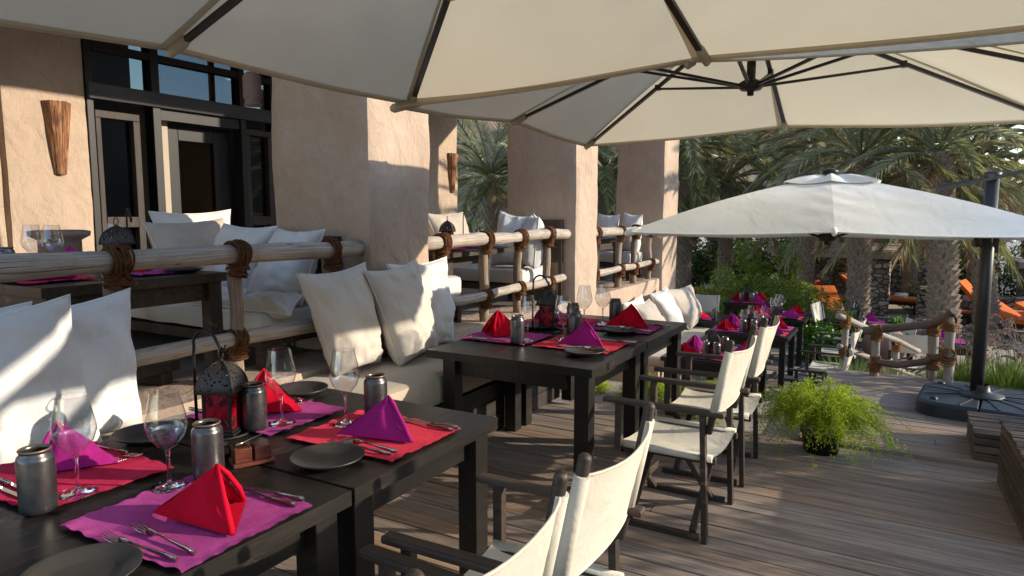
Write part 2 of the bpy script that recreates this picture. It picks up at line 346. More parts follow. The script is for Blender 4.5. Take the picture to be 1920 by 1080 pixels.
# ------------------------------------------------------------------ ground, deck
def sheet(name, pts, z, mat, sub=None):
    mb = MB(); mb.add([(x, y, z) for x, y in pts], [tuple(range(len(pts)))]); return tag(mb.build(name, mat), kind='structure')
def g_h(x, y):
    h = -.9 + .06*noise.noise(Vector((x*.22, y*.22, 0))) * min(1, max(0, (y-9)/6))
    if y > 24: h += (y-24)*.03
    return h
mb = MB(); mb.grid(lambda u, v: (lambda x, y: (x, y, g_h(x, y)))(-260*(1-u)**1 + 260*u, -40 + 340*v**1.6), 90, 120)
tag(mb.build('ground', M['sand']), kind='structure')
mb = MB()
def hill(u, v):
    x = -150 + 190*u; y = 58 + 70*v; d = v
    h = (6 + 24*math.sin(min(1, d*1.3)*1.57)*max(0, min(1, (20 - x)/75))) * (.75 + .5*noise.fractal(Vector((x*.03, y*.03, 2)), 1., 2., 5)) if True else 0
    if x > -5: h *= max(.25, 1 - (x+5)/45)
    if x < -62: h *= max(.2, 1 - (-62-x)/30)
    return (x, y, -2 + h*min(1, d*6) + 1.4*noise.noise(Vector((x*.25, y*.25, 5))))
mb.grid(hill, 150, 70); tag(mb.build('rocky_hill', M['hill_rock']), kind='structure')
mb = MB(); mb.box((-3.58, 5.62, -1.2), (-.66, 6.95, -.14)); mb.build('planting_bed', M['gravel'])['kind'] = 'structure'
# stone terrace paving between the lower tables: separate slabs
pave = thing('lower_paving', (0,0,-.9), None, None); pave['kind'] = 'structure'
rs = random.Random(4)
for i in range(11):
    y = 6.98 + i*.82
    x = -3.5 + (i % 2)*.35
    while x < -.2:
        w = rs.uniform(.62, .98); b = MB(); b.box((x, y, -.02), (min(x+w, .2)-.02, y+.8, .022+rs.uniform(0,.006)))
        b.build('paving_slab', M['flagstone'], pave); x += w
# deck
mb = MB()
def ridge(u, v):
    a = R(20 + 150*u); d = 75 + 60*v; h = (31 + 4*noise.fractal(Vector((u*7, v*2, 4)), 1., 2., 5))*math.sin(min(1., v*1.25)*1.57)*min(1, u*5)
    return (d*math.sin(a), d*math.cos(a), -2.5 + h + 1.2*noise.noise(Vector((u*60, v*14, 1))))
mb.grid(ridge, 120, 40); tag(mb.build('eastern_hills', M['hill_rock']), kind='structure')  # unseen ridge, added to hide bright low sky from the window reflections
deck = thing('timber_deck', (0,0,0), None, None); deck['kind'] = 'structure'
rs = random.Random(11); pitch = .142
def plank(x0, x1, y, zt, w=.135):
    b = MB(); cx = (x0+x1)/2; L = (x1-x0)/2; n = 6
    e = .004; zj = rs.uniform(-.0016, .0016); sk = rs.uniform(-.0015, .0015)
    vs = []; 
    for s in (-1, 1):
        X = s*L
        vs += [(X, -w/2+sk, -.028), (X, -w/2+sk, -e), (X, -w/2+e+sk, 0), (X, w/2-e+sk, 0), (X, w/2+sk, -e), (X, w/2+sk, -.028)]
    fs = [(k, k+1, k+7, k+6)[::-1] for k in range(5)] + [(0,1,2,3,4,5), (11,10,9,8,7,6)]
    b.add(vs, fs); o = b.build('plank', M['deck'], deck); o.location = (cx, y + w/2, zt + zj)
y = -.62; i = 0
while y + pitch < 5.63:
    xs = [-3.5]; 
    x = -3.5 + rs.uniform(.8, 2.6)
    while x < 3.4: xs.append(x); x += rs.uniform(2.2, 3.6)
    xs.append(3.9)
    for a, b_ in zip(xs, xs[1:]): plank(a+.002, b_-.002, y, -.06)
    y += pitch
y_edge = y
while y + pitch < 8.35:
    xs = [-.64 - .03*rs.random(), rs.uniform(.2, 2.4), 3.9]
    for a, b_ in zip(xs, xs[1:]): plank(a+.002, b_-.002, y+.004, -.03)
    y += pitch
b = MB(); b.box((-.63, y_edge-.03, -.058), (3.9, y_edge, -.033)); b.build('riser_board', M['deck'], deck)
b = MB(); b.box((-3.5, -.6, -.9), (3.9, y_edge-.04, -.095)); b.box((-.6, y_edge-.03, -.95), (3.9, y-.02, -.064)); b.build('deck_frame', M['dark_void'], deck)  # near-black solid standing in for the shade beneath the planks
b = MB(); b.box((-.7, y+.0, -.16), (.75, y+.24, -.085)); b.build('step_board', M['deck'], deck)

# ------------------------------------------------------------------ building
def rough_box(lo, hi, res=.07, r=.05, amp=.012, mat='plaster', seed=0, taper=0.):
    lo = Vector(lo); hi = Vector(hi); mb = MB(); S = hi - lo
    def fin(p):
        c = Vector([min(max(p[k], lo[k]+r), hi[k]-r) for k in range(3)]); d = p - c
        if d.length > 1e-7:
            nn = d.normalized(); q = c + nn*r
        else: q = p; nn = Vector((0,0,0))
        f = noise.fractal(Vector((q.x*2.2+seed, q.y*2.2, q.z*1.6)), .9, 2., 4)
        q = q + nn*(f*amp)
        if taper:
            m = (lo+hi)/2; k = 1 - taper*(q.z-lo.z)/S.z; q.x = m.x + (q.x-m.x)*k; q.y = m.y + (q.y-m.y)*k
        return q
    n = [max(1, int(S[k]/res)) for k in range(3)]
    def face(o, u, v, nu, nv):
        mb.grid(lambda a, b: fin(o + u*a + v*b), nu, nv)
    X, Y, Z = Vector((S.x,0,0)), Vector((0,S.y,0)), Vector((0,0,S.z))
    face(lo, X, Z, n[0], n[2]); face(lo+Y+X, -X, Z, n[0], n[2]); face(lo+X, Y, Z, n[1], n[2]); face(lo+Y, -Y, Z, n[1], n[2]); face(lo+Z, X, Y, n[0], n[1])
    return mb
bld = thing('terrace_building', (0,0,0), 'rendered earthen terrace building with square pillars, dark framed doors and raised seating bays', 'building')
for lo, hi, sd_ in (((-4.62,4.0,-.9),(-3.55,4.78,4.4),1), ((-4.56,7.78,-.9),(-3.55,8.5,4.4),2), ((-4.42,11.32,-.9),(-3.55,12.17,4.4),3)):
    o = rough_box(lo, hi, .055, .05, .02, seed=sd_*9).build('pillar', M['plaster'], bld)
rough_box((-4.12,-2.5,-1.0), (-3.6,12.1,.6), .08, .03, .012, seed=50).build('ledge_wall', M['plaster'], bld)
b = MB(); b.box((-7.7,-2.5,.3), (-4.1,12.1,.585)); b.build('terrace_floor', M['interior'], bld)
rough_box((-8.0,-2.5,.5), (-7.7,3.38,4.5), .15, .02, .01, seed=70).build('wall', M['plaster'], bld)
# sconce wall (a slice of wall between window openings) and far wall
rough_box((-8.0,3.42,.5), (-7.695,4.22,4.5), .06, .02, .014, seed=71).build('wall', M['plaster'], bld)
rough_box((-8.0,6.76,.5), (-7.7,11.25,4.5), .1, .03, .014, seed=72).build('wall', M['plaster'], bld)
rough_box((-8.0,11.2,.2), (-7.5,12.3,1.3), .1, .03, .014, seed=73).build('wall', M['plaster'], bld)
b = MB(); b.box((-8.3,-2.5,4.42), (-3.42,12.6,4.7)); b.build('roof', M['plaster'], bld)
# window and door joinery
XW = -7.70
def fr(b, y0, y1, z0, z1, d=.10, x=XW, pr=.02): b.box((x-d, y0, z0), (x+pr, y1, z1))
wf = MB()
fr(wf, 4.225, 4.30, .6, 4.4, .12, pr=.012); fr(wf, 6.70, 6.755, .6, 4.4, .12, pr=.012)
fr(wf, 4.96, 5.06, .6, 4.4, .14, pr=.03); fr(wf, 6.18, 6.26, .6, 4.4, .14, pr=.03)
fr(wf, 4.301, 4.959, 3.46, 3.54, .1); fr(wf, 5.061, 6.179, 3.46, 3.54, .1); fr(wf, 6.261, 6.699, 3.46, 3.54, .1)
wf.build('window_frame', M['frame_wood'], bld, .006)
b = MB(); b.box((XW-.05, 4.231, 2.93), (XW+.06, 6.75, 3.10)); b.build('lintel_beam', M['beam_wood'], bld, .008)
def pane(y0, y1, z0, z1, x=XW-.06, m='window_pane'): b = MB(); b.box((x-.008, y0, z0), (x, y1, z1)); return b.build('window_pane', M[m], bld)
for y0, y1 in ((4.30,4.96), (5.06,6.18), (6.26,6.70)):
    for z0, z1 in ((3.10,3.46), (3.54,4.4)): pane(y0, y1, z0, z1, m='clear_pane' if y0 == 5.06 else 'window_pane')
pane(4.36, 4.72, 1.66, 2.74); pane(4.36, 4.72, .9, 1.54); pane(6.32, 6.62, 1.66, 2.74)
for ys in ((4.301,4.359,4.719,4.80), (6.262,6.319,6.619,6.695)):
    tr = MB(); fr(tr, ys[0], ys[3], 2.74, 2.82, .09); fr(tr, ys[2]+.001, ys[3], .6, 2.739, .09); fr(tr, ys[0], ys[1], .6, 2.739, .085); fr(tr, ys[1]+.001, ys[2], 1.54, 1.66, .08, pr=.025)
    tr.build('sash', M['trim_wood'], bld, .006)
# half open glazed door standing inwards plus its leaf beyond
tb = MB(); fr(tb, 5.061, 6.179, 2.80, 2.929, .06, pr=.0); tb.build('transom_board', M['frame_wood'], bld)
dr = MB(); fr(dr, 5.27, 5.42, .6, 2.8, .05, XW-.22); fr(dr, 5.92, 6.17, .6, 2.8, .05, XW-.22); fr(dr, 5.421, 5.919, 2.6, 2.8, .05, XW-.22); fr(dr, 5.421, 5.919, .6, 1.0, .05, XW-.22)
do = dr.build('door', M['frame_wood'], bld, .006); b = MB(); b.box((XW-.25, 5.42, 1.0), (XW-.24, 5.92, 2.6)); b.build('door_pane', M['window_pane'], do)
b = MB(); b.tube([(XW-.19,5.99,1.62),(XW-.14,5.99,1.62),(XW-.14,5.92,1.62)], .01); b.build('door_handle', M['steel'], do)
b = MB(); b.box((XW-.6, 5.06, .6), (XW-.15, 5.25, 2.9)); b.build('curtain', M['mattress_beige'], bld)
b = MB()
for (x0,y0,x1,y1,z0,z1) in ((-11.5,2.6,-11.4,7.0,.5,4.9), (-11.5,7.0,-11.4,10.2,.5,3.62), (-11.5,10.2,-11.4,11.2,.5,4.9), (-11.4,2.6,-8.01,2.7,.5,4.9), (-11.4,11.1,-8.01,11.19,.5,4.9)): b.box((x0,y0,z0),(x1,y1,z1))
b.box((-11.4,2.7,.3),(-8.05,11.1,.58)); b.box((-11.4,2.7,4.75),(-8.31,11.1,4.85)); b.box((-11.48,8.55,3.2),(-11.42,8.65,4.9)); b.build('room_shell', M['interior'], bld)
# pale chair seen through the door
ch = MB()
for k in range(9): ch.tube([(-9.2+.03*k, 5.9, 1.1), (-9.25+.035*k, 6.05, 1.45), (-9.3+.05*k, 6.3, 1.62)], .012, 5)
tag(ch.build('wire_chair', M['towel']), 'pale openwork chair inside the room, seen through the glazed door', 'chair')

# ------------------------------------------------------------------ log railings with rope lashings
def log_pts(p, q, n=12, wig=.015, seed=0, rad=.06, tap=.85, knob=.22):
    p = Vector(p); q = Vector(q); pts = []; rr = []
    for i in range(n+1):
        t = i/n; c = p.lerp(q, t); o = Vector((noise.noise(Vector((t*2.6+seed*3.3, 0, 1))), noise.noise(Vector((t*2.6+seed*3.3, 5, 2))), noise.noise(Vector((t*2.6+seed*3.3, 9, 3)))))*wig*2
        pts.append(c + o); rr.append(rad*(1 + (tap-1)*t)*(1 + knob*noise.noise(Vector((t*5+seed, 3, 8)))))
    e = .6; pts = [pts[0] - (pts[1]-pts[0]).normalized()*rr[0]*.25] + pts + [pts[-1] + (pts[-1]-pts[-2]).normalized()*rr[-1]*.25]; rr = [rr[0]*e] + rr + [rr[-1]*e]
    return pts, rr
def log(name, p, q, rad, mat, par, seed, wig=.015, tap=.88, n=16, sd=14):
    pts, rr = log_pts(p, q, n, wig, seed, rad, tap); b = MB(); b.tube(pts, rr, sd, wob=.2, seed=seed); return b.build(name, M[mat], par), pts
def ring(b, c, ax, r, t, ell=1., tilt=0., seed=0, n=18):
    ax = Vector(ax).normalized(); u = ax.orthogonal().normalized(); v = ax.cross(u); rg = random.Random(seed)
    ph = rg.uniform(0, 6.28); pts = []
    for k in range(n):
        a = 2*math.pi*k/n; pts.append(Vector(c) + (u*math.cos(a) + v*math.sin(a))*(r*(1+.05*math.sin(3*a+ph))) + ax*(tilt*math.sin(a+ph)))
    b.tube(pts, t, 5, False, True)
def lash(c, rail_ax, rr, rp, par, mat='rope', seed=0, dn=1, big=1.):
    b = MB(); rg = random.Random(seed); c = Vector(c); ra = Vector(rail_ax).normalized(); t = .0066*big
    nr = rg.choice((8, 9))
    for k in range(nr): ring(b, c + ra*((k-(nr-1)/2)*t*1.75 + rg.uniform(-.003,.003)), ra, rr + t*.8 + rg.uniform(0,.015), t, tilt=rg.uniform(-.012,.012), seed=seed*7+k)
    for k in range(7): ring(b, c - Vector((0,0,1))*(dn*(rr + .004 + k*t*1.8)), (0,0,1), rp + t*.8 + rg.uniform(0,.013), t, tilt=rg.uniform(-.01,.01), seed=seed*13+k)
    side = ra.cross(Vector((0,0,1))).normalized(); R_ = rr + t*1.6
    for s in (-1, 1):
        for k in range(3):
            o = ra*(s*(.03+.012*k)); b.tube([c + o + Vector((0,0,R_)) , c + o*.6 + side*R_ + Vector((0,0,rr*.2)), c - o*.9 + side*(rp+t) - Vector((0,0,dn*(rr+.035)))], t, 5)
            b.tube([c + o + Vector((0,0,R_)) , c + o*.6 - side*R_ + Vector((0,0,rr*.2)), c - o*.9 - side*(rp+t) - Vector((0,0,dn*(rr+.035)))], t, 5)
    for k in range(34):
        a = rg.uniform(0, 6.28); p = c + side*(math.cos(a)*(rr+.015)) + Vector((0,0,math.sin(a)*(rr+.015) - dn*.04)) + ra*rg.uniform(-.05,.05)
        q = p + Vector([rg.uniform(-.035,.035) for _ in range(3)]); b.tube([p, (p+q)/2 + Vector([rg.uniform(-.01,.01) for _ in range(3)]), q], .0011, 3, False)
    return b.build('rope_lashing', M[mat], par)
XR = -3.69
def railing(label, y0, y1, posts, seed, ylow=None):
    t = thing('log_railing', (XR, (y0+y1)/2, .6), label, 'railing', 'log railings of the raised seating bays')
    o_ = Vector((XR, (y0+y1)/2, .6))
    def ll(p): return Vector(p) - o_
    _, tp = log('top_rail', ll((XR+.02, y0, 1.44)), ll((XR+.03, y1, 1.445)), .066, 'log_wood', t, seed, .022, .9, 22)
    ly = ylow or (y0, y1)
    _, lp = log('lower_rail', ll((XR+.02, ly[0], .87)), ll((XR+.02, ly[1], .885)), .05, 'log_wood', t, seed+5, .028, .92, 22)
    for k, y in enumerate(posts):
        rg = random.Random(seed*31+k); rp = .047 + rg.uniform(-.004,.007)
        log('post', ll((XR-.015, y, .59)), ll((XR-.01+rg.uniform(-.01,.01), y+rg.uniform(-.02,.02), 1.42)), rp, 'log_post_wood', t, seed*3+k, .012, .95, 10, 12)
        for P_, rr, zz in ((tp, .066, 0), (lp, .05, 1)):
            q = min(P_, key=lambda w: abs(w.y - (y - o_.y))); i = list(P_).index(q)
            lash((q.x, y-o_.y, q.z), (0,1,0), rr, rp, t, 'rope', seed*17+k*3+zz, 1)
    return t
railing('weathered log railing nearest the camera, bound with rope, in front of the first seating bay', -1.8, 3.99, [-.9, .1, 1.22, 2.1, 2.88, 3.70], 3)
railing('pale log railing with four rope-bound posts between the first and second pillars', 4.78, 7.74, [5.08, 5.86, 6.56, 7.28], 8, (4.78, 7.66))
railing('short far log railing between the second and third pillars', 8.5, 11.2, [8.66, 9.62, 10.3, 11.05], 14, (8.5, 11.35))

# ------------------------------------------------------------------ sconces, pendant
def sconce(y, label, s=1.):
    t = thing('wall_sconce', (XW, y, 2.1), label, 'wall lamp', 'wooden slat sconces on the back wall')
    n = 6; H = .75*s
    for k in range(n):
        a0 = -math.pi/2 + math.pi*k/n; a1 = -math.pi/2 + math.pi*(k+1)/n; b = MB()
        def P_(a, z, o): r = (.055 + .085*(z/H))*s + o; return (r*math.cos(a)*.9+.01, r*math.sin(a), z)
        rg = random.Random(k+int(y*10)); zt = H + rg.uniform(-.012,.0); zb = rg.uniform(0,.01); g = .02
        vs = []
        for (z, o) in ((zb,0),(zt,0),(zt,-.012),(zb,-.012)):
            vs += [P_(a0+g, z, o), P_((a0+a1)/2, z, o+ (.004 if o==0 else 0)), P_(a1-g, z, o)]
        fs = []
        for j in range(4):
            j2 = (j+1) % 4
            for i in range(2): fs.append((j*3+i, j*3+i+1, j2*3+i+1, j2*3+i))
        fs += [(0,3,6,9), (2,11,8,5)]
        b.add(vs, fs); b.build('bark_slat', M['sconce'], t)
    b = MB(); b.box((-.004,-.04,.03), (.01,.04,H-.05)); b.build('back_plate', M['dark_void'], t)
    return t
sconce(3.91, 'tapering wooden slat sconce on the sunlit wall at far left'); sconce(11.03, 'smaller looking slatted sconce on the wall between the first two pillars, before the palms')
t = thing('pendant_lamp', (-5.0, 4.16, 2.63), 'ribbed clay pendant lamp hanging on a cord in front of the upper windows', 'lamp')
b = MB(); b.lathe([(.0,.0),(.065,.0),(.075,.012),(.062,.035),(.07,.06)] + [(.076 + .0022*(k%2), .07+.009*k) for k in range(20)] + [(.068,.262),(.045,.285),(.012,.29)], 26); b.build('clay_shade', M['clay'], t)
b = MB(); b.tube([(0,0,.28),(0,0,.38)], .017, 10); b.build('wooden_neck', M['sconce'], t)
b = MB(); b.tube([(0,0,.38),(0,0,1.79)], .004, 5); b.build('cord', M['frame_wood'], t)
# ------------------------------------------------------------------ tables
def table(name, x0, x1, y0, y1, zt, floor, label, group, mat='table_wood', leg=.085, over=.035, th=.055, ap=.12, cat='table', planks=4, li=None):
    t = thing(name, ((x0+x1)/2, (y0+y1)/2, floor), label, cat, group); cx, cy = (x0+x1)/2, (y0+y1)/2; W_, D_ = (x1-x0)/2, (y1-y0)/2; H = zt-floor
    n = planks; w = 2*W_/n
    for k in range(n):
        b = MB(); b.box((-W_+k*w+(.0007 if k else 0), -D_, H-th), (-W_+(k+1)*w-(.0007 if k<n-1 else 0), D_, H+random.uniform(-.0007,.0007))); b.build('top_board', M[mat], t, .0012, 1)
    ix, iy = W_-over-leg, D_-over-leg
    for sx in (-1, 1):
        for sy in (-1, 1):
            ix = W_-over-leg-(li or 0)*(sx < 0); b = MB(); b.box((min(sx*ix, sx*(ix+leg)), min(sy*iy, sy*(iy+leg)), 0), (max(sx*ix, sx*(ix+leg)), max(sy*iy, sy*(iy+leg)), H-th-.001)); b.build('leg', M[mat], t, .004)
    for s in (-1, 1):
        ix = W_-over-leg-(li or 0)*(s < 0); b = MB(); a_ = s*(ix+leg*.35); b.box((a_-.014, -iy, H-th-ap), (a_+.014, iy, H-th-.002)); b.build('apron', M[mat], t, .003)
        b = MB(); a_ = s*(iy+leg*.35); b.box((-ix, a_-.014, H-th-ap), (ix, a_+.014, H-th-.002)); b.build('apron', M[mat], t, .003)
    return t
G1 = 'black wooden tables of the deck row'; DK = -.06
table('dining_table', -2.86, -1.605, .60, 1.685, .752, DK, 'black square table nearest the camera, its corner cut off by the photo edge', G1, planks=5, li=.085, leg=.1)
table('dining_table', -2.86, -1.605, 1.70, 2.66, .752, DK, 'black table with the red lantern and salt box, butted behind the nearest table', G1, planks=5, li=.085, leg=.1)
table('dining_table', -2.87, -1.61, 3.78, 4.80, .752, DK, 'black table at the near end of the second pair, beside the square-backed canvas chairs', G1, planks=5, li=.085, leg=.1)
table('dining_table', -2.87, -1.61, 4.815, 5.86, .752, DK, 'black table at the far end of the second pair, in front of the fern bed', G1, planks=5, li=.085, leg=.1)
G2 = 'dark worn tables in the raised seating bays'
table('bay_table', -5.35, -3.80, 1.80, 2.92, 1.32, .585, 'dark worn table behind the nearest log railing', G2, 'old_table_wood', planks=4, leg=.09)
table('bay_table', -5.15, -3.86, 5.55, 6.78, 1.32, .585, 'dark worn table behind the middle log railing', G2, 'old_table_wood', over=.21, leg=.09)
table('bay_table', -5.0, -3.9, 9.35, 10.35, 1.32, .585, 'dark worn table behind the far log railing', G2, 'old_table_wood')
G3 = 'black tables on the lower terrace'; LF = -.88
table('dining_table', -2.62, -1.45, 8.35, 9.35, -.11, LF, 'nearest black table of the lower terrace, with a lantern, seen between chair arms', G3)
table('dining_table', -2.60, -1.40, 10.5, 11.6, -.11, LF, 'second black table of the lower terrace, red napkin at its left', G3)
table('dining_table', -2.45, -1.38, 12.25, 13.35, -.10, LF, 'third black table of the lower terrace, with a group of wine glasses', G3)
table('dining_table', -3.15, -2.3, 14.1, 15.0, -.10, LF, 'farthest black table against the green bush', G3)
table('dining_table', -3.3, -2.72, 11.9, 12.8, -.16, LF, 'low black table beside the leaning bench cushions of the lower terrace', G3)
table('dining_table', -1.05, -.1, 14.2, 15.2, -.35, -1.05, 'black table with a purple napkin beyond the sloping log handrail', G3)
table('dining_table', .1, 1.15, 13.0, 14.0, -.42, -1.1, 'black table half hidden behind the log posts of the deck railing', G3)

# ------------------------------------------------------------------ director chairs (front is -X)
def make_chair():
    t = thing('director_chair', (0,0,0), '', 'chair', 'folding canvas director chairs')
    hw = .29
    def part(n, b, m, bv=.004): return b.build(n, M[m], t, bv)
    for s in (-1, 1):
        b = MB(); b.box((-.36, s*hw-.028, .70), (.32, s*hw+.028, .728)); part('arm', b, 'chair_wood', .009)
        b = MB(); b.box((-.285, s*hw-.02, .44), (-.245, s*hw+.02, .699)); part('arm_post', b, 'chair_wood')
        b = MB(); b.bar((.235, s*hw, .0), (.205, s*hw, .699), .042, .03, (1,0,0)); part('rear_leg', b, 'chair_wood')
        b = MB(); b.box((-.29, s*(hw-.045)-.016, .425), (.27, s*(hw-.045)+.016, .462)); part('seat_rail', b, 'chair_wood')
        b = MB(); b.box((-.29, s*(hw-.005)-.014, .0), (.20, s*(hw-.005)+.014, .035)); part('foot_rail', b, 'chair_wood')
        b = MB(); b.tube([(.235, s*hw*.985, .60), (.29, s*hw*.985, .87), (.335, s*hw*.985, 1.10), (.337, s*hw*.985, 1.115)], [.019,.019,.0195,.015], 12); part('back_post', b, 'chair_wood', .012)
        for x in (-.22, .14):
            b = MB(); xx = x + s*.018; b.bar((xx, -s*(hw-.03), .03), (xx, s*(hw-.05), .43), .030, .036, (1,0,0)); part('cross_leg', b, 'chair_wood')
    b = MB(); b.box((-.235, -hw+.02, .15), (-.215, hw-.02, .195)); part('stretcher', b, 'chair_wood')
    w = hw-.03
    def seat(u, v):
        y = -w*1.02 + 2*w*1.02*u; x = -.275 + .53*v; z = .466 - .036*(1-(2*u-1)**2) + .012*(abs(2*v-1)**6) ; return (x, y, z)
    b = MB(); b.grid(seat, 18, 12); b.grid(lambda u, v: (lambda p: (p[0], p[1], p[2]-.006))(seat(u, v)), 18, 12, flip=True)
    for s in (-1, 1): b.tube([(-.275, s*w*1.02, .462), (.255, s*w*1.02, .462)], .022, 8)
    part('canvas_seat', b, 'chair_canvas', 0)
    def back(u, v, o=0.):
        y = -hw + 2*hw*u; k = .22 + .68*v; px_ = .235 + .105*k; z = .60 + .5*k
        sag = .045*(1-(2*u-1)**2)**.8*(.75+.35*v); return (px_ + sag + o + .003*noise.noise(Vector((u*4, v*6, 3))), y, z - .02*(1-(2*u-1)**2)*v)
    b = MB(); b.grid(lambda u, v: back(u, v), 22, 10); b.grid(lambda u, v: back(u, v, -.006), 22, 10, flip=True)
    b.tube([Vector(back(k/14, 1)) for k in range(15)], .005, 5); b.tube([Vector(back(k/14, 0)) for k in range(15)], .005, 5)
    for s in (0, 1): b.tube([Vector(back(s, 0))+Vector((.0,0,-.003)), Vector(back(s, 1))+Vector((.0,0,.003))], .0235, 12)
    part('canvas_back', b, 'chair_canvas', 0)
    return t
chair = make_chair(); ctree = tree_of(chair); first = [True]
def put_chair(x, y, z, rz, label, s=1.):
    if first[0]:
        first[0] = False; chair.location = (x, y, z); chair.rotation_euler = (0,0,rz); chair['label'] = label; chair.scale = (s,)*3; return chair
    return dup(chair, (x, y, z), rz, label, tree=ctree, scale=s)
put_chair(-1.065, 1.23, DK, R(-2), 'canvas director chair nearest the camera, only its cream back and one arm in frame')
put_chair(-1.06, 1.93, DK, R(1), 'director chair with the brightly sunlit cream canvas back, second from the camera')
put_chair(-1.075, 3.84, DK, R(-1), 'director chair in shade at the near end of the second black table pair')
put_chair(-1.075, 4.72, DK, R(2), 'director chair right beside the bushy potted fern, far end of the second table pair')
for x, y, rz, s, lb in ((-.80, 8.55, R(2), .95, 'small director chair just behind the potted fern, backed by the deck edge'), (-.82, 10.35, R(-3), .95, 'director chair on the lower terrace with its back near the sloping handrail'), (-.80, 11.5, R(4), .95, 'taller looking director chair on the lower terrace under the top of the handrail'),
                        (-3.35, 13.1, R(90), .95, 'beige canvas chair back beyond the lower bench cushions'), (-1.0, 13.1, R(170), .95, 'director chair facing away beside the green planter, lower terrace'), (.15, 12.4, R(-90), .9, 'wide beige chair back seen through the deck end railing'), (-.1, 13.7, R(20), .9, 'director chair beyond the railing, left of the table with purple setting')):
    put_chair(x, y, LF if x < -.2 else -1.1, rz, lb, s)

# ------------------------------------------------------------------ benches and cushions
def mattress(name, lo, hi, mat, label, group, seed=0, r=.045):
    b = rough_box(lo, hi, .05, r, .012, seed=seed); o = b.build(name, M[mat]); return tag(o, label, 'seat cushion', group)
bn = thing('built_in_bench', (-3.1, 2.4, DK), 'long dark plank bench base under the beige seat cushion', 'bench')
for k in range(3):
    yy = [-1.0, 1.3, 3.55, 5.78]
    for j in range(3):
        b = MB(); b.box((.275, yy[j]-2.4+.004, .005+k*.135), (.305, yy[j+1]-2.4-.004, .134+k*.135)); b.build('front_board', M['bench_wood'], bn, .003)
b = MB(); b.box((-.5, -3.4, .0), (.27, 3.37, .405)); b.build('bench_core', M['bench_wood'], bn)
for k in range(3):
    b = MB(); b.box((-.5, 3.372, .005+k*.135), (.30, 3.395, .134+k*.135)); b.build('end_board', M['bench_wood'], bn, .003)
GB = 'beige seat cushions of the built-in benches'
mattress('seat_cushion', (-3.6,-1.0,.352), (-2.79,3.0,.56), 'mattress_beige', 'beige seat cushion beside the nearest tables, stretching out of frame at left', GB, 3)
mattress('seat_cushion', (-3.6,3.02,.352), (-2.79,5.80,.56), 'mattress_beige', 'beige seat cushion beside the second table pair, two grey-beige pillows standing on it', GB, 4)
b = rough_box((-3.6, 9.0, -.9), (-2.85, 13.2, -.42), .1, .02, .008, seed=33); tag(b.build('plastered_bench', M['plaster']), 'low plastered bench at the foot of the wall on the lower terrace', 'bench')
mattress('seat_cushion', (-3.55,9.05,-.425), (-2.78,13.2,-.29), 'mattress_beige', 'beige seat cushion on the lower terrace bench with leaning pillows', GB, 6)
# seating in the raised bays
GW = 'white seat cushions of the raised bays'
def bay_bench(lo, hi, cushz, label_b, label_c, seed):
    t = thing('bay_bench', (lo[0], lo[1], .585), label_b, 'bench', 'dark wooden bench frames of the raised bays'); o_ = Vector((lo[0], lo[1], .585)); sx, sy = hi[0]-lo[0], hi[1]-lo[1]
    H = cushz[0]-.585-.004
    for x in (0.02, sx-.09):
        for y in (0.02, sy-.09):
            b = MB(); b.box((x, y, 0), (x+.07, y+.07, H-.07)); b.build('leg', M['old_table_wood'], t, .003)
    b = MB(); b.box((0,0,H-.075),(sx,sy,H)); b.build('seat_frame', M['old_table_wood'], t, .004)
    mattress('seat_cushion', (lo[0]+.01, lo[1]+.01, cushz[0]), (hi[0]-.01, hi[1]-.01, cushz[1]), 'mattress_white', label_c, GW, seed)
    return t
bay_bench((-6.3, 3.2, 0), (-3.86, 3.95, 0), (.84, 1.0), 'bench frame under the white cushion against the first pillar', 'white seat cushion running back beside the first pillar', 21)
bay_bench((-6.95, .9, 0), (-6.32, 4.5, 0), (.84, 1.0), 'bench frame along the back of the first bay', 'white seat cushion at the back of the first bay under the windows', 22)
bay_bench((-6.3, 6.98, 0), (-3.86, 7.72, 0), (.86, 1.04), 'bench frame against the second pillar', 'white seat cushion running back beside the second pillar', 23)
bay_bench((-5.2, 4.9, 0), (-3.86, 5.74, 0), (.86, 1.07), 'bench frame tucked behind the first pillar in the middle bay', 'short thick white seat cushion seen just right of the first pillar', 24)
bay_bench((-7.0, 4.9, 0), (-6.32, 9.7, 0), (.86, 1.04), 'bench frame along the back of the middle bay', 'white seat cushion at the back of the middle bay below beige pillows', 25)
bay_bench((-6.0, 10.6, 0), (-3.86, 11.25, 0), (.88, 1.05), 'bench frame against the third pillar', 'white seat cushion beside the third pillar', 26)
bay_bench((-5.0, 8.62, 0), (-3.86, 9.2, 0), (.86, 1.05), 'bench frame tucked behind the second pillar', 'white block cushion seen just right of the second pillar', 27)
for x0, x1, y, zt, lb in ((-4.45,-3.84,3.975,1.52,'dark wooden backrest of the bay bench against the first pillar'), (-4.5,-3.72,7.755,1.62,'dark wooden backrest against the second pillar')):
    t = thing('bench_backrest', (x0, y, .585), lb, 'bench back')
    for k in range(3): b = MB(); b.box((0, -.02, .5+k*.2), (x1-x0, .012, .68+k*.2 if .68+k*.2 < zt-.585 else zt-.585)); b.build('slat', M['old_table_wood'], t, .003)
    for x in (0, x1-x0-.05): b = MB(); b.box((x, -.035, 0), (x+.05, -.0205, zt-.595)); b.build('upright', M['old_table_wood'], t, .003)
t = thing('low_stool', (-4.18, 1.25, .585), 'low brown slatted stool glimpsed under the bottom rail near the big lantern', 'stool')
for k in range(3): b = MB(); b.box((-.02-k*.11, 0, .085), (.07-k*.11, 1.5, .15)); b.build('slat', M['trim_wood'], t, .004)
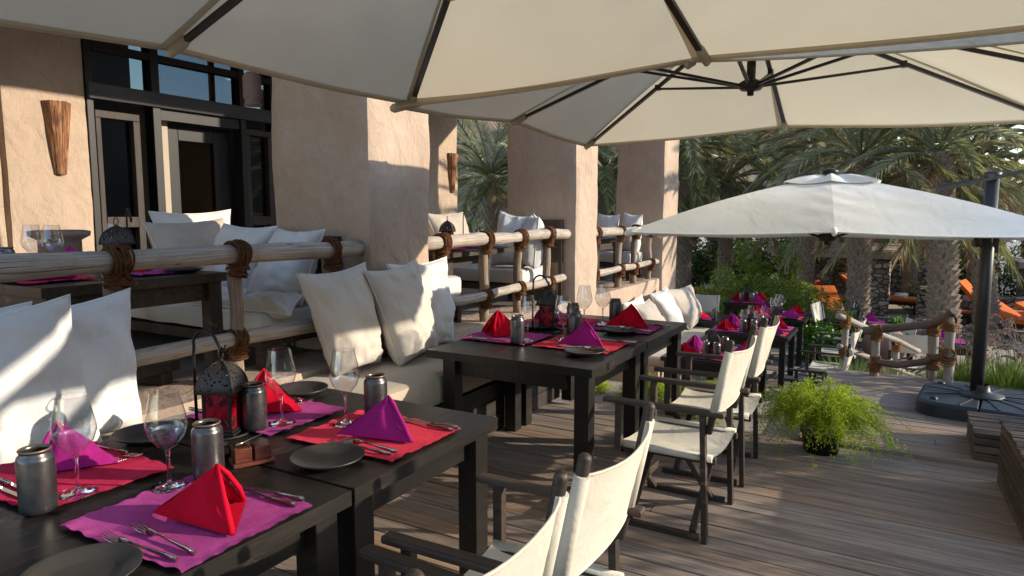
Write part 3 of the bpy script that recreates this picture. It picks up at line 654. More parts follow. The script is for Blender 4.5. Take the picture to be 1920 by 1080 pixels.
for y_ in (.05, 1.37): b = MB(); b.box((-.24, y_, 0), (.06, y_+.08, .084)); b.build('leg', M['old_table_wood'], t, .004)

def pillow(TL, TR, BR, BL, th, mat, pmat, label, group, seed, pinch=.10, n=30):
    TL, TR, BR, BL = map(Vector, (TL, TR, BR, BL)); ctr = (TL+TR+BR+BL)/4
    if group and group.startswith('cushions in the raised'): th *= 1.25
    nrm = (TR-TL+BR-BL).cross(TL-BL+TR-BR).normalized()
    W_ = (TR-TL).length; 
    def base(u, v):                       # u,v in -1..1
        a = abs(u); b_ = abs(v); uu = u*(1 - pinch*(1-b_**2)*a**2); vv = v*(1 - pinch*(1-a**2)*b_**2)
        s, t = (uu+1)/2, (vv+1)/2
        return BL*((1-s)*(1-t)) + BR*(s*(1-t)) + TL*((1-s)*t) + TR*(s*t)
    def P_(u, v, sd_):
        e = max(0., (1-u*u)*(1-v*v)); t_ = th*1.22*(e**.40)*(1 - .25*v)
        wr = noise.fractal(Vector((u*1.5+seed*3.7, v*1.5, sd_*2.)), 1., 2., 4)*.036 + noise.noise(Vector((u*1.3+seed, v*7.+.8*u, 3.+sd_)))*.011*(1.1-v) + sum(math.sin(math.atan2(v-cv, u-cu)*15+seed)*.011*math.exp(-3.0*math.hypot(u-cu, v-cv)) for cu in (-1,1) for cv in (-1,1)) + noise.noise(Vector((u*4.+v*3+seed, (u-v)*1.2, sd_)))*.012
        rad = math.sin(math.atan2(v, u)*9+seed)*.006*max(abs(u), abs(v))**3
        return base(u, v) + nrm*(sd_*(t_ + (wr + rad)*min(1, e*5)**.6)) - ctr
    mb = MB()
    f = lambda s: (-math.cos(s*math.pi)*.55 + (2*s-1)*.45)
    mb.grid(lambda a, b_: P_(f(a), f(b_), 1), n, n); mb.grid(lambda a, b_: P_(f(a), f(b_), -1), n, n, flip=True)
    me = mb.mesh('cushion', M[mat]); bm = bmesh.new(); bm.from_mesh(me); bmesh.ops.remove_doubles(bm, verts=bm.verts, dist=.0006); bm.to_mesh(me); bm.free()
    o = link('cushion', me); o.location = ctr; tag(o, label, 'cushion', group)
    b = MB(); pts = []
    for (a0, b0, a1, b1) in ((-1,-1,1,-1),(1,-1,1,1),(1,1,-1,1),(-1,1,-1,-1)):
        for k in range(n//2): t = k/(n//2); pts.append(base(a0+(a1-a0)*t, b0+(b1-b0)*t)-ctr)
    b.tube(pts, .0055, 6, False, True); b.build('piping', M[pmat], o)
    return o
G4 = 'large cushions leaning on the log railing'; cw, cb_, cr = 'cushion_white', 'cushion_beige', 'cushion_bright'
pillow((-3.33,.9,1.26), (-3.30,1.68,1.33), (-3.40,1.84,.555), (-3.32,1.0,.555), .12, cr, 'piping_white', 'big white cushion in front at the left edge, upper half in shadow', G4, 1)
pillow((-3.50,1.36,1.25), (-3.50,2.08,1.31), (-3.53,2.12,.555), (-3.45,1.5,.555), .115, cr, 'piping_white', 'big white cushion with a bright diagonal sun patch, right one of the left group', G4, 2)
pillow((-3.6,.75,1.27), (-3.6,1.66,1.28), (-3.55,1.6,.56), (-3.55,.8,.56), .07, cr, 'piping_white', 'white cushion at the back of the left group, only its top edge visible', G4, 3)
pillow((-3.50,3.21,1.30), (-3.50,3.88,1.335), (-3.42,3.93,.555), (-3.40,3.45,.555), .125, 'cushion_warm', 'piping_beige', 'pale beige piped cushion leaning left of its pair, with a hook shadow at its foot', G4, 4)
pillow((-3.42,3.78,1.28), (-3.42,4.39,1.33), (-3.38,4.60,.555), (-3.22,3.92,.555), .125, 'cushion_warm', 'piping_beige', 'pale beige piped cushion leaning right of its pair, sunlit lower half', G4, 5)
pillow((-3.46,4.07,1.31), (-3.50,4.93,1.32), (-3.44,4.93,.56), (-3.42,4.3,.56), .10, cw, 'piping_white', 'white cushion half hidden behind the right beige piped cushion', G4, 6)
G5 = 'cushions on the lower terrace bench'
pillow((-3.42,10.9,.45), (-3.40,12.6,.38), (-3.2,12.4,-.30), (-3.12,11.55,-.30), .15, cb_, 'piping_beige', 'tall beige cushion with a bright edge, rightmost on the lower bench', G5, 7, n=18)
pillow((-3.46,10.4,.44), (-3.45,11.2,.48), (-3.25,11.6,-.30), (-3.28,10.9,-.30), .14, cw, 'piping_white', 'off-white cushion just left of the tall beige one on the lower bench', G5, 8, n=18)
pillow((-3.45,9.6,.36), (-3.45,10.35,.36), (-3.2,10.6,-.30), (-3.15,9.9,-.30), .12, cb_, 'piping_beige', 'small beige cushion lit in front of the white one, lower bench', G5, 9, n=18)
pillow((-3.50,9.35,.40), (-3.50,10.15,.45), (-3.42,10.2,-.30), (-3.42,9.5,-.30), .11, cw, 'piping_white', 'white cushion behind the small beige one, lower bench', G5, 10, n=18)
pillow((-3.46,8.95,.24), (-3.46,9.5,.20), (-3.1,9.75,-.30), (-3.1,9.2,-.29), .10, cr, 'piping_white', 'crumpled white cushion lying lowest at the near end of the lower bench', G5, 11, n=18)
G6 = 'cushions in the raised bays'
pillow((-5.72,3.55,1.62), (-5.8,4.42,1.66), (-5.6,4.32,1.0), (-5.5,3.6,1.0), .12, cb_, 'piping_beige', 'wide beige cushion in the first bay, below the door', G6, 12)
pillow((-5.95,3.75,1.72), (-6.05,4.70,1.74), (-5.9,4.6,1.0), (-5.8,3.8,1.0), .08, cw, 'piping_white', 'white cushion behind the wide beige one in the first bay', G6, 13)
b = MB(); b.box((-6.3, 3.955, .585), (-5.35, 4.75, .99)); tag(b.build('corner_bench', M['old_table_wood']), 'dark bench corner carrying the beige cushion behind the first pillar', 'bench')
pillow((-4.80,3.66,1.62), (-4.34,3.80,1.60), (-4.38,3.58,1.0), (-4.86,3.50,1.0), .13, cw, 'piping_white', 'white cushion with a pointed corner, left of two against the first pillar', G6, 14)
pillow((-4.24,3.72,1.58), (-3.86,3.84,1.58), (-3.90,3.62,1.0), (-4.40,3.50,1.0), .13, cw, 'piping_white', 'white cushion against the first pillar right behind the rope-bound post', G6, 15)
for k, (dx, yy) in enumerate(((-4.75, 3.42), (-4.2, 3.40))):
    pillow((dx,yy,1.10), (dx+.5,yy+.05,1.12), (dx+.55,yy-.12,1.005), (dx+.05,yy-.15,1.005), .06, cw, 'piping_white', ('slumped white cushion lying flat beside the first pillar seat, left' if k == 0 else 'slumped white cushion lying flat beside the first pillar seat, right'), G6, 50+k, n=16)
pillow((-4.43,7.42,1.74), (-4.02,7.40,1.66), (-4.02,7.25,1.04), (-4.45,7.22,1.04), .12, cw, 'piping_white', 'white cushion left of the pair against the second pillar', G6, 16, n=20)
pillow((-3.99,7.48,1.70), (-3.77,7.20,1.66), (-3.79,7.12,1.04), (-4.05,7.3,1.04), .11, cw, 'piping_white', 'white cushion turned to the sun at the right against the second pillar', G6, 17, n=20)
pillow((-6.2,8.2,1.70), (-6.3,9.35,1.72), (-6.1,9.3,1.04), (-6.0,8.3,1.04), .12, cb_, 'piping_beige', 'wide beige cushion along the back of the middle bay beside the small lantern', G6, 18, n=20)
pillow((-6.35,7.5,1.72), (-6.4,8.15,1.74), (-6.25,8.15,1.04), (-6.2,7.5,1.04), .10, cw, 'piping_white', 'tall white cushion just right of the first pillar in the middle bay', G6, 19, n=18)
pillow((-4.6,10.98,1.70), (-4.2,10.95,1.68), (-4.2,10.85,1.05), (-4.6,10.85,1.05), .11, cw, 'piping_white', 'left white cushion against the third pillar', G6, 20, n=18)
pillow((-4.12,10.98,1.72), (-3.76,10.85,1.68), (-3.79,10.7,1.05), (-4.12,10.85,1.05), .11, cw, 'piping_white', 'right white cushion against the third pillar', G6, 21, n=18)

# ------------------------------------------------------------------ table ware
TZ = .753
def placemat(x, y, z, w, d, rz, mat, label, seed, group='woven placemats'):
    def f(u, v, o=0):
        X = (u-.5)*w; Y = (v-.5)*d; e = max(abs(2*u-1), abs(2*v-1))
        X += .011*noise.noise(Vector((v*9+seed, u*2, 1)))*abs(2*u-1)**3; Y += .011*noise.noise(Vector((u*9+seed, v*2, 7)))*abs(2*v-1)**3
        h = .0035 + .004*(1+noise.noise(Vector((u*3.+seed*2, v*3.4, 3)))) + .003*abs(noise.noise(Vector((u*2+seed, v*9, 5)))) + .012*abs(noise.noise(Vector((u*8+seed, v*8, 9))))*e**7
        hem = .0012 if e > .93 else 0
        return (X, Y, h + hem - o)
    b = MB(); b.grid(lambda u, v: f(u, v), 44, 34); b.grid(lambda u, v: f(u, v, .0022), 44, 34, flip=True)
    for a_ in range(2):
        pass
    o = b.build('placemat', M[mat]); o.location = (x, y, z); o.rotation_euler = (0,0,rz); return tag(o, label, 'placemat', group)
def napkin_mesh(mat, sd=0):
    rn = random.Random(sd); j = lambda q: Vector([rn.uniform(-q,q), rn.uniform(-q,q), 0]); b = MB(); K = Vector((-.18, -.085, .004)); L_ = Vector((.165, -.045, .004)); Rr = Vector((-.03, .14, .004)); A = Vector((-.005, .01, .178 + rn.uniform(-.015,.012))) + j(.018); K += j(.014); L_ += j(.012); Rr += j(.02)
    def panel(K, Bp, A, sgn, o=0.):
        def f(u, v):
            p0 = K.lerp(Bp, u); p = p0.lerp(A, v); n_ = (Bp-K).cross(A-K).normalized()*sgn
            bl = math.sin(math.pi*min(1, u*1.02))*math.sin(math.pi*(.15+v*.8))*.032*(1-v*.35)
            wv = .009*noise.noise(Vector((u*4+sd*5, v*3, sgn*3))) + .0035*math.sin(u*14+v*5+sgn+sd*2)*math.sin(math.pi*v)
            return p + n_*(bl + wv - o)
        return f
    for K_, B_, s in ((K, L_, 1), (K, Rr, -1)):
        b.grid(panel(K_, B_, A, s), 14, 12); b.grid(panel(K_, B_, A, s, .006), 14, 12, flip=True)
    # rolled double edges along both front folds, and an inner layer
    for B_, s in ((L_, 1), (Rr, -1)):
        b.tube([B_ + Vector((0,0,.005)), B_.lerp(A, .35) + Vector((.012, -s*.008, .004)), B_.lerp(A, .75) + Vector((.010, -s*.006, .004)), A], [.009,.009,.008,.006], 8)
        B2 = B_ + Vector((-.03, s*.022, 0)); b.tube([B2, B2.lerp(A, .4) + Vector((.0, 0, 0)), A - Vector((.006,0,.01))], [.008,.008,.005], 7)
    b.grid(lambda u, v: (L_+Vector((.012,.0,0))).lerp(Rr+Vector((.012,0,0)), u).lerp(K+Vector((.06,.0,.001)), v*.8) + Vector((0,0,.004)), 6, 5)
    return b.mesh('napkin', M[mat])
NAP = {k: [napkin_mesh(k, q) for q in range(4)] for k in ('napkin_red', 'napkin_purple')}
def napkin(x, y, z, rz, k, label, s=1., mir=1):
    o = link('napkin', NAP[k][int(abs(x*37+y*53)) % 4]); o.location = (x, y, z); o.rotation_euler = (0,0,rz); o.scale = (s, s*mir, s); return tag(o, label, 'napkin', 'napkins folded into standing triangles')
_b = MB(); _b.lathe([(0,0),(.046,0),(.052,.006),(.053,.02),(.053,.168),(.050,.180),(.043,.188),(.0425,.196),(.046,.200),(.043,.203),(.038,.199),(.038,.19),(.044,.175),(.047,.12),(.047,.03),(0,.026)], 32); CUP = _b.mesh('cup', M['ceramic'])
_b = MB(); _b.lathe([(.0455,.1985),(.0462,.2015),(.043,.2042),(.0392,.2005)], 32); RIM = _b.mesh('cup_rim', M['ceramic_rim'])
def cup(x, y, z, label, s=1.):
    o = link('tumbler', CUP); o.location = (x, y, z); o.scale = (s,)*3; tag(o, label, 'cup', 'dark ceramic tumblers'); link('rim', RIM, o); return o
_pr = [(.0,.001),(.058,.001),(.060,.003),(.03,.008),(.010,.016),(.0062,.03),(.0055,.07),(.0058,.115),(.010,.13),(.030,.148),(.055,.180),(.0665,.215),(.066,.235),(.058,.275),(.050,.318),(.047,.338)]
_in = [(.0462,.338),(.0492,.318),(.0572,.275),(.0652,.235),(.0657,.215),(.054,.181),(.029,.150),(.0,.138)]
_b = MB(); _b.lathe([(.003,.134)] + _pr[9:], 40); _b.lathe(_in[:-1], 40); _b.lathe([(.0470+.0007*math.cos(a), .338+.0011*math.sin(a)) for a in [k*math.pi/4 for k in range(9)]], 40); GLASS = _b.mesh('wine_glass', M['wine_glass'])
_b = MB(); _b.lathe(_pr[:9] + [(.0085,.134),(0.,.137)], 28); STEM = _b.mesh('stem', M['glass_solid'])
def glass(x, y, z, label, s=1.):
    o = link('wine_glass', GLASS); o.location = (x, y, z); o.scale = (s,)*3; link('stem', STEM, o); return tag(o, label, 'wine glass', 'empty stemmed wine glasses')
_b = MB(); _b.lathe([(0,.0),(.085,.0),(.09,.004),(.128,.022),(.138,.030),(.1395,.034),(.136,.034),(.125,.027),(.092,.012),(.085,.009),(0,.009)], 40); PLATE = _b.mesh('plate', M['plate'])
def plate(x, y, z, label, s=1., rx=0, rz=0):
    o = link('side_plate', PLATE); o.location = (x, y, z); o.scale = (s,)*3; o.rotation_euler = (rx, 0, rz); return tag(o, label, 'plate', 'dark side plates')
# cutlery lies along X, handle end at +x
def fork_mesh():
    b = MB()
    def zz(x): return .007 + .012*math.sin(max(0, min(1, (x+.16)/.10))*math.pi)*.9
    b.tube([(.15,0,.009),(.10,0,.011),(.03,0,.013),(-.03,0,.015)], [.009,.0085,.006,.0042], 8, sq=.42)
    b.tube([(-.03,0,.015),(-.055,0,.014),(-.075,0,.010),(-.09,0,.009)], [.0042,.010,.0155,.0165], 8, sq=.18)
    for k in range(4):
        y = -.0135 + k*.009; b.tube([(-.088,y,.009),(-.11,y,.0095),(-.135,y,.013),(-.158,y*.95,.019)], [.0028,.0026,.0022,.0012], 5)
    return b.mesh('fork', M['steel'])
def knife_mesh():
    b = MB(); b.tube([(.15,0,.010),(.13,0,.0105),(.07,0,.010),(.01,0,.009)], [.0085,.010,.0085,.0065], 8, sq=.6)
    pts = [(-.17,.0),( -.165,.006),(-.13,.011),(-.02,.0105),(.012,.005),(.012,-.006),(-.16,-.004)]
    n = len(pts); b.add([(x,y,.0100) for x,y in pts] + [(x,y,.0078) for x,y in pts], [tuple(range(n)), tuple(range(2*n-1,n-1,-1))] + [(k,(k+1)%n,n+(k+1)%n,n+k) for k in range(n)])
    for k in range(10): b.box((.03+k*.011,-.0098,.0085),(.035+k*.011,.0098,.0112))
    return b.mesh('knife', M['steel'])
FORK, KNIFE = fork_mesh(), knife_mesh()
def cut(kind, x, y, z, rz, label, rx=0.):
    o = link(kind, FORK if kind == 'fork' else KNIFE); o.location = (x, y, z); o.rotation_euler = (rx, 0, rz); return tag(o, label, kind, 'steel %s laid at the settings' % ('forks' if kind == 'fork' else 'knives'))
def lantern(x, y, z, rz, hook_rz, label, slabel, s=1., off=(0,0)):
    st = thing('lantern_stand', (x+off[0], y+off[1], z), slabel, 'lantern stand', 'black wire lantern stands', hook_rz)
    b = MB(); pts = [(0,0,.004),(0,0,.34*s),(0,.0,.37*s)]
    b = MB(); b.tube([(0,0,.004),(0,0,.30*s),(.004*s,0,.345*s)] + [(.052*s - .052*s*math.cos(a), 0, .345*s + .062*s*math.sin(a)) for a in [k*math.pi/10 for k in range(1,9)]] + [(.118*s,0,.335*s),(.128*s,0,.325*s),(.139*s,0,.335*s),(.142*s,0,.352*s)], .0062*s, 8); b.build('hook_rod', M['lantern_metal'], st)
    b = MB(); b.tube([(.11*s*(1-math.cos(a)), .11*s*math.sin(a), .005) for a in [k*2*math.pi/28 for k in range(28)]], .0058*s, 6, False, True); b.build('ring_base', M['lantern_metal'], st)
    t = thing('lantern', (x, y, z+.012), label, 'lantern', 'pierced metal lanterns with red glass', rz)
    if s >= .9: hx, hy = off[0] + .128*math.cos(hook_rz), off[1] + .128*math.sin(hook_rz)
    w = .056*s; H0, H1 = .012*s, .165*s; m = M['lantern_metal']
    b = MB(); b.box((-w-.012*s,-w-.012*s,0),(w+.012*s,w+.012*s,H0)); b.box((-w-.006*s,-w-.006*s,H0),(w+.006*s,w+.006*s,H0+.01*s)); b.build('base', m, t, .002)
    for sx in (-1,1):
        for sy in (-1,1):
            b = MB(); b.box((min(sx*w,sx*(w-.011*s)),min(sy*w,sy*(w-.011*s)),H0+.01*s),(max(sx*w,sx*(w-.011*s)),max(sy*w,sy*(w-.011*s)),H1)); b.build('corner_post', m, t)
    for k in range(4):
        b = MB(); Mx = Matrix.Rotation(k*math.pi/2, 4, 'Z'); b.box((-w+.012*s, -w+.003*s, H0+.01*s), (w-.012*s, -w+.005*s, H1), Mx); b.build('red_pane', M['red_glass'], t)
        b = MB()
        for cx_, cz_ in ((-1, H1-.018*s), (1, H0+.028*s), (-1, H0+.03*s), (1, H1-.02*s)):
            if s < .9: continue
            for q in range(3):
                c0 = Vector((cx_*(w-.02*s-.006*q*s), -w-.001, cz_ + (.010*q*s if cz_ < .09*s else -.010*q*s))); b.tube([Mx @ (c0 + Vector((math.cos(a), 0, math.sin(a)))*(.0075*s)) for a in [j*2*math.pi/9 for j in range(9)]], .0016*s, 4, False, True)
        if b.v: b.build('filigree', m, t)
    ro = MB(); W2 = w+.020*s
    ro.box((-W2,-W2,H1),(W2,W2,H1+.012*s))
    def rf(k):
        Mx = Matrix.Rotation(k*math.pi/2, 4, 'Z')
        def f(u, v):
            r = W2*.93*(1-v**1.9)**.62 if v < 1 else 0; r = max(r, .008*s)
            return Mx @ Vector(((2*u-1)*r, -r, H1+.012*s+.105*s*v))
        return f
    roof = MB()
    for k in range(4): roof.grid(rf(k), 10, 12)
    ro.build('roof_rim', m, t, .002); roof.build('pierced_roof', M['pierced'], t)
    b = MB(); b.tube([(0,0,H1+.112*s),(0,0,H1+.125*s)], .009*s, 8); zc = H1+.148*s
    b.tube([(.0, .021*s*math.cos(a), zc+.024*s*math.sin(a)) for a in [j*2*math.pi/16 for j in range(16)]], .0028*s, 6, False, True); b.build('hanging_ring', m, t)
    for k in range(4):
        f = rf(k); b = MB(); b.tube([f(0, j/8) for j in range(9)], .0035*s, 5); b.build('roof_rib', m, t)
    return t
_a = NT('pierced', .5, .4); _v = _a.n('ShaderNodeTexVoronoi'); _v.inputs['Scale'].default_value = 62; _a.l(_a.coord(), _v.inputs['Vector'])
_a.col((.028,.024,.022)); _tr = _a.n('ShaderNodeBsdfTransparent'); _mx = _a.n('ShaderNodeMixShader'); _a.l(_a.ramp(_v.outputs['Distance'], [(.27, 1.), (.31, 0.)]), _mx.inputs[0]); _a.l(_a.b.outputs[0], _mx.inputs[1]); _a.l(_tr.outputs[0], _mx.inputs[2]); _a.l(_mx.outputs[0], _a.out.inputs['Surface']); MT['pierced'] = _a.m

def place(mx, my, z, side, mc, nc, where, seed, gl, cp, nap, pl=None, forks=None, knives=None, w=.57, d=.47, s=1.):
    nm = {'mat_purple':'purple', 'mat_red':'dark red', 'mat_coral':'coral red'}[mc]; nn = 'red' if nc == 'napkin_red' else 'purple'
    placemat(mx, my, z, w*s, d*s, R(random.uniform(-2,2)), mc, '%s woven placemat %s' % (nm, where), seed)
    napkin(nap[0], nap[1], z+.010, (0 if side > 0 else math.pi) + R(nap[2] if len(nap) > 2 else 0), nc, 'folded %s napkin standing on the %s placemat %s' % (nn, nm, where), s)
    if gl: glass(gl[0], gl[1], z+.009, 'empty wine glass on the %s placemat %s' % (nm, where), s)
    if cp: cup(cp[0], cp[1], z+.009, 'dark ceramic tumbler by the %s placemat %s' % (nm, where), s)
    if pl: plate(pl[0], pl[1], z+.001, 'dark side plate beside the %s placemat %s' % (nm, where), s)
    for k, q in enumerate(forks or []): cut('fork', q[0], q[1], z+.007, (0 if side > 0 else math.pi) + R(q[2]), '%s steel fork on the %s placemat %s' % (('outer','inner')[k], nm, where))
    for k, q in enumerate(knives or []): cut('knife', q[0], q[1], z+.007, (0 if side > 0 else math.pi) + R(q[2]), '%s steel knife on the %s placemat %s' % (('inner','outer')[k], nm, where))
place(-1.89, 1.27, TZ, 1, 'mat_purple', 'napkin_red', 'nearest the camera', 1, (-2.15,1.375), (-2.11,1.50), (-1.81,1.29,-4), (-1.80,.90), [(-1.81,1.06,4),(-1.80,1.125,-3)], [(-1.80,1.475,1),(-1.81,1.51,4)])
place(-2.60, 1.27, TZ, -1, 'mat_red', 'napkin_purple', 'in front of the big white cushions', 2, (-2.37,1.19), (-2.34,1.055), (-2.69,1.32,6), (-2.72,1.66), [(-2.66,1.43,-4),(-2.66,1.475,3)], [(-2.62,1.11,2),(-2.62,1.075,0)])
place(-2.58, 2.16, TZ, -1, 'mat_purple', 'napkin_red', 'behind the large lantern', 3, (-2.38,2.07), (-2.42,1.955), (-2.64,2.20,-8), (-2.72,2.50), [(-2.68,2.32,-3),(-2.67,2.36,3)], [(-2.78,2.0,2)])
place(-1.93, 2.18, TZ, 1, 'mat_coral', 'napkin_purple', 'at the front table end', 4, (-2.13,2.21), (-2.07,2.345), (-1.87,2.17,4), (-1.86,1.83), [(-1.84,1.985,3),(-1.83,2.03,-2)], [(-1.80,2.36,0),(-1.80,2.39,3)])
place(-2.61, 4.45, TZ, -1, 'mat_purple', 'napkin_red', 'left front of second table', 5, (-2.38,4.37), (-2.40,4.255), (-2.70,4.50,4), None, [(-2.66,4.60,0)], [(-2.66,4.27,3),(-2.66,4.245,0)])
place(-1.98, 4.46, TZ, 1, 'mat_coral', 'napkin_purple', 'right front of second table', 6, (-2.17,4.54), (-2.13,4.66), (-1.95,4.45,0), (-1.83,4.17), [(-1.86,4.29,2)], [(-1.80,4.66,0),(-1.80,4.69,2)])
cut('fork', -1.88, 4.16, TZ+.036, R(188), 'steel fork resting across the side plate at the near chair of the second table', R(4))
place(-2.58, 5.36, TZ, -1, 'mat_coral', 'napkin_purple', 'behind second table lantern', 7, (-2.30,5.22), (-2.34,5.08), (-2.70,5.34,4), (-2.60,4.93), [(-2.6,5.52,0)], None)
place(-1.99, 5.32, TZ, 1, 'mat_purple', 'napkin_red', 'far right of second table', 8, (-2.20,5.38), (-2.14,5.52), (-1.95,5.37,-2), (-1.93,5.08), [(-1.86,5.18,0)], [(-1.80,5.52,0)])
cut('fork', -1.98, 5.07, TZ+.036, R(185), 'steel fork resting across the side plate at the far chair of the second table', R(4))
lantern(-2.50, 1.86, TZ, R(28), R(20), 'large black pierced lantern with red glass on the front table', 'tall black hooked wire stand behind the large lantern', 1.1, (-.14, -.03))
lantern(-2.52, 4.99, TZ, R(12), R(40), 'black pierced lantern with red glass on the second table', 'black hooked wire stand with a ring base on the second table', 1.12, (-.03, -.22))
bx = thing('condiment_box', (-2.13, 1.70, TZ), 'small reddish wooden salt and pepper holder with a steel spoon on top', 'condiment box', None, R(62))
b = MB(); b.box((-.075,-.052,0),(.075,.052,.014)); b.build('tray', M['box_wood'], bx, .003)
for x in (-.067, .004): b = MB(); b.box((x,-.04,.0145),(x+.062,.04,.068)); b.build('wooden_pot', M['box_wood'], bx, .003)
b = MB(); b.lathe([(0,.070),(.02,.071),(.022,.074)], 14, (-.036,0,0)); b.tube([(-.06,-.015,.074),(-.03,.0,.078),(.05,.035,.090)], [.010,.003,.004], 6, sq=.5); tag(b.build('spoon', M['steel'], bx))
st = [(-2.30,1.66,.06),(-2.27,1.76,.05),(-2.36,1.72,.045)]
for k, (x, y, r) in enumerate(st):
    b = MB(); b.lathe([(0,0)] + [(r*math.sin(a)**.8, r*.45*(1-math.cos(a))) for a in [j*math.pi/8 for j in range(1,8)]] + [(0,r*.9)], 12); o = b.build('black_pebble', M['black_pot']); o.location = (x, y, TZ); o.scale = (1.2,.8,.7); o.rotation_euler = (0,0,k)
    tag(o, ('largest', 'middle', 'smallest')[k] + ' smooth black stone between the tumbler and the wooden condiment box', 'stone')
# lower terrace and bay tables: small settings
def small(mx, my, z, side, mc, nc, where, seed, w=.5, d=.42, g=True, c=True):
    nm = {'mat_purple':'purple', 'mat_red':'dark red', 'mat_coral':'coral red'}[mc]
    placemat(mx, my, z, w, d, 0, mc, '%s placemat %s' % (nm, where), seed)
    napkin(mx+side*.05, my, z+.008, 0 if side > 0 else math.pi, nc, 'folded %s napkin %s' % ('red' if nc == 'napkin_red' else 'purple', where), .92)
    if g: glass(mx-side*.2, my+.08, z+.008, 'wine glass %s' % where, .95)
    if c: cup(mx-side*.22, my-.06, z+.008, 'dark tumbler %s' % where, .95)
for x0, x1, y0, y1, zt, nm, gl in ((-2.62,-1.45,8.35,9.35,-.109,'the nearest lower terrace table',False), (-2.6,-1.4,10.5,11.6,-.109,'the second lower terrace table',True), (-2.45,-1.38,12.25,13.35,-.099,'the third lower terrace table',True), (-3.15,-2.3,14.1,15.0,-.099,'the farthest table by the green bush',False)):
    w = (x1-x0); small(x0+.3, y0+.28, zt, -1, 'mat_purple', 'napkin_red', 'at the left near seat of ' + nm, int(y0*3), min(.5,w*.42), .42, gl); small(x1-.3, y0+.28, zt, 1, 'mat_coral', 'napkin_purple', 'at the right near seat of ' + nm, int(y0*5), min(.5,w*.42), .42, gl)
    small(x0+.3, y1-.26, zt, -1, 'mat_coral', 'napkin_purple', 'at the left far seat of ' + nm, int(y0*7), min(.5,w*.42), .42, gl); small(x1-.3, y1-.26, zt, 1, 'mat_purple', 'napkin_red', 'at the right far seat of ' + nm, int(y0*9), min(.5,w*.42), .42, gl)
lantern(-2.03, 8.72, -.109, R(10), R(90), 'small lantern with red glass on the nearest lower terrace table', 'wire stand of the lantern on the nearest lower terrace table', .95, (0,-.1))
lantern(-2.0, 10.95, -.109, R(10), R(90), 'lantern beside a wine glass on the second lower terrace table', 'wire stand of the lantern on the second lower terrace table', .95, (0,-.1))
lantern(-1.95, 12.8, -.099, R(10), R(90), 'lantern among the wine glasses on the third lower terrace table', 'wire stand of the lantern on the third lower terrace table', .95, (0,-.1))
lantern(-2.75, 14.5, -.099, R(10), R(90), 'dark lantern on the farthest table in front of the bush', 'wire stand of the lantern on the farthest table', .95, (0,-.1))
plate(-1.62, 10.42+.2, -.108, 'dark plate at the near right corner of the second lower terrace table'); plate(-1.6, 12.38, -.098, 'dark plate at the near right corner of the third lower terrace table')
small(-3.05, 12.1, -.159, -1, 'mat_purple', 'napkin_red', 'on the low table beside the lower bench', 90, .4, .36, False)
small(-.55, 14.6, -.349, 1, 'mat_purple', 'napkin_purple', 'on the table beyond the sloping handrail', 91, .6, .5, True); lantern(-.75, 14.7, -.349, R(10), R(90), 'lantern on the table beyond the sloping handrail', 'wire stand of the lantern beyond the handrail', .95, (0,-.1))
small(.6, 13.4, -.419, 1, 'mat_purple', 'napkin_purple', 'on the table behind the railing posts', 92, .7, .5, True)
# bay tables
BZ = 1.322
placemat(-4.25, 2.02, BZ, .5, .4, 0, 'mat_red', 'red placemat on the near end of the first bay table', 61); placemat(-4.2, 2.62, BZ, .5, .4, 0, 'mat_purple', 'purple placemat on the far end of the first bay table', 62); placemat(-5.0, 2.62, BZ, .45, .4, 0, 'mat_purple', 'purple placemat at the back of the first bay table', 66)
b = MB(); b.tube([(-.17,0,0),(-.15,0,.002),(.15,0,.002),(.17,0,0)], [.012,.03,.03,.014], 12, sq=.8); o = b.build('rolled_napkin', M['napkin_purple']); o.location = (-4.15, 1.97, BZ+.035); o.rotation_euler = (0,0,R(70)); tag(o, 'purple napkin rolled flat on the red placemat behind the railing', 'napkin')
napkin(-4.25, 2.6, BZ+.004, 0, 'napkin_red', 'flattened red napkin on the first bay table behind the rope-bound post', .55); napkin(-4.95, 2.55, BZ+.006, math.pi, 'napkin_purple', 'purple napkin at the back of the first bay table', .8)
plate(-4.0, 2.73, BZ, 'dark plate near the end of the first bay table', .85)
glass(-4.75, 2.22, BZ+.002, 'wine glass overlapping another on the first bay table, left', .9); glass(-4.55, 2.24, BZ+.002, 'wine glass on the first bay table in front of the clay pot', .9); glass(-4.9, 2.82, BZ+.002, 'wine glass beside the lantern of the first bay table', .9)
cup(-4.70, 2.05, BZ+.002, 'dark tumbler on the first bay table below the wine glasses', .85); cup(-4.4, 2.12, BZ+.002, 'dark tumbler at the edge of the first bay table under the top rail', .7)
lantern(-4.45, 2.58, BZ, R(20), R(-20), 'lantern with red glass on the first bay table, above the railing', 'hooked stand of the lantern on the first bay table', 1.0, (.02, .06))
p = thing('clay_pot', (-6.62, 3.32, 1.0), 'dark wide-rimmed clay pot beside the wine glasses in the first bay', 'pot'); b = MB(); b.lathe([(0,.0),(.14,.0),(.17,.25),(.17,.46),(.24,.50),(.245,.54),(.20,.55),(.15,.50)], 24); b.build('pot_body', M['clay'], p)
placemat(-4.2, 5.8, BZ, .5, .4, 0, 'mat_red', 'red placemat on the middle bay table', 63); placemat(-4.2, 6.4, BZ, .5, .4, 0, 'mat_purple', 'purple placemat on the middle bay table', 64); napkin(-4.25, 6.4, BZ+.004, 0, 'napkin_red', 'red napkin on the middle bay table', .5)
lantern(-4.35, 6.15, BZ, R(20), R(60), 'small lantern with a red pane on the middle bay table', 'hooked stand of the small lantern on the middle bay table', 1.0, (.14, .10)); cup(-4.55, 5.85, BZ+.002, 'dark tumbler on the middle bay table', .7)
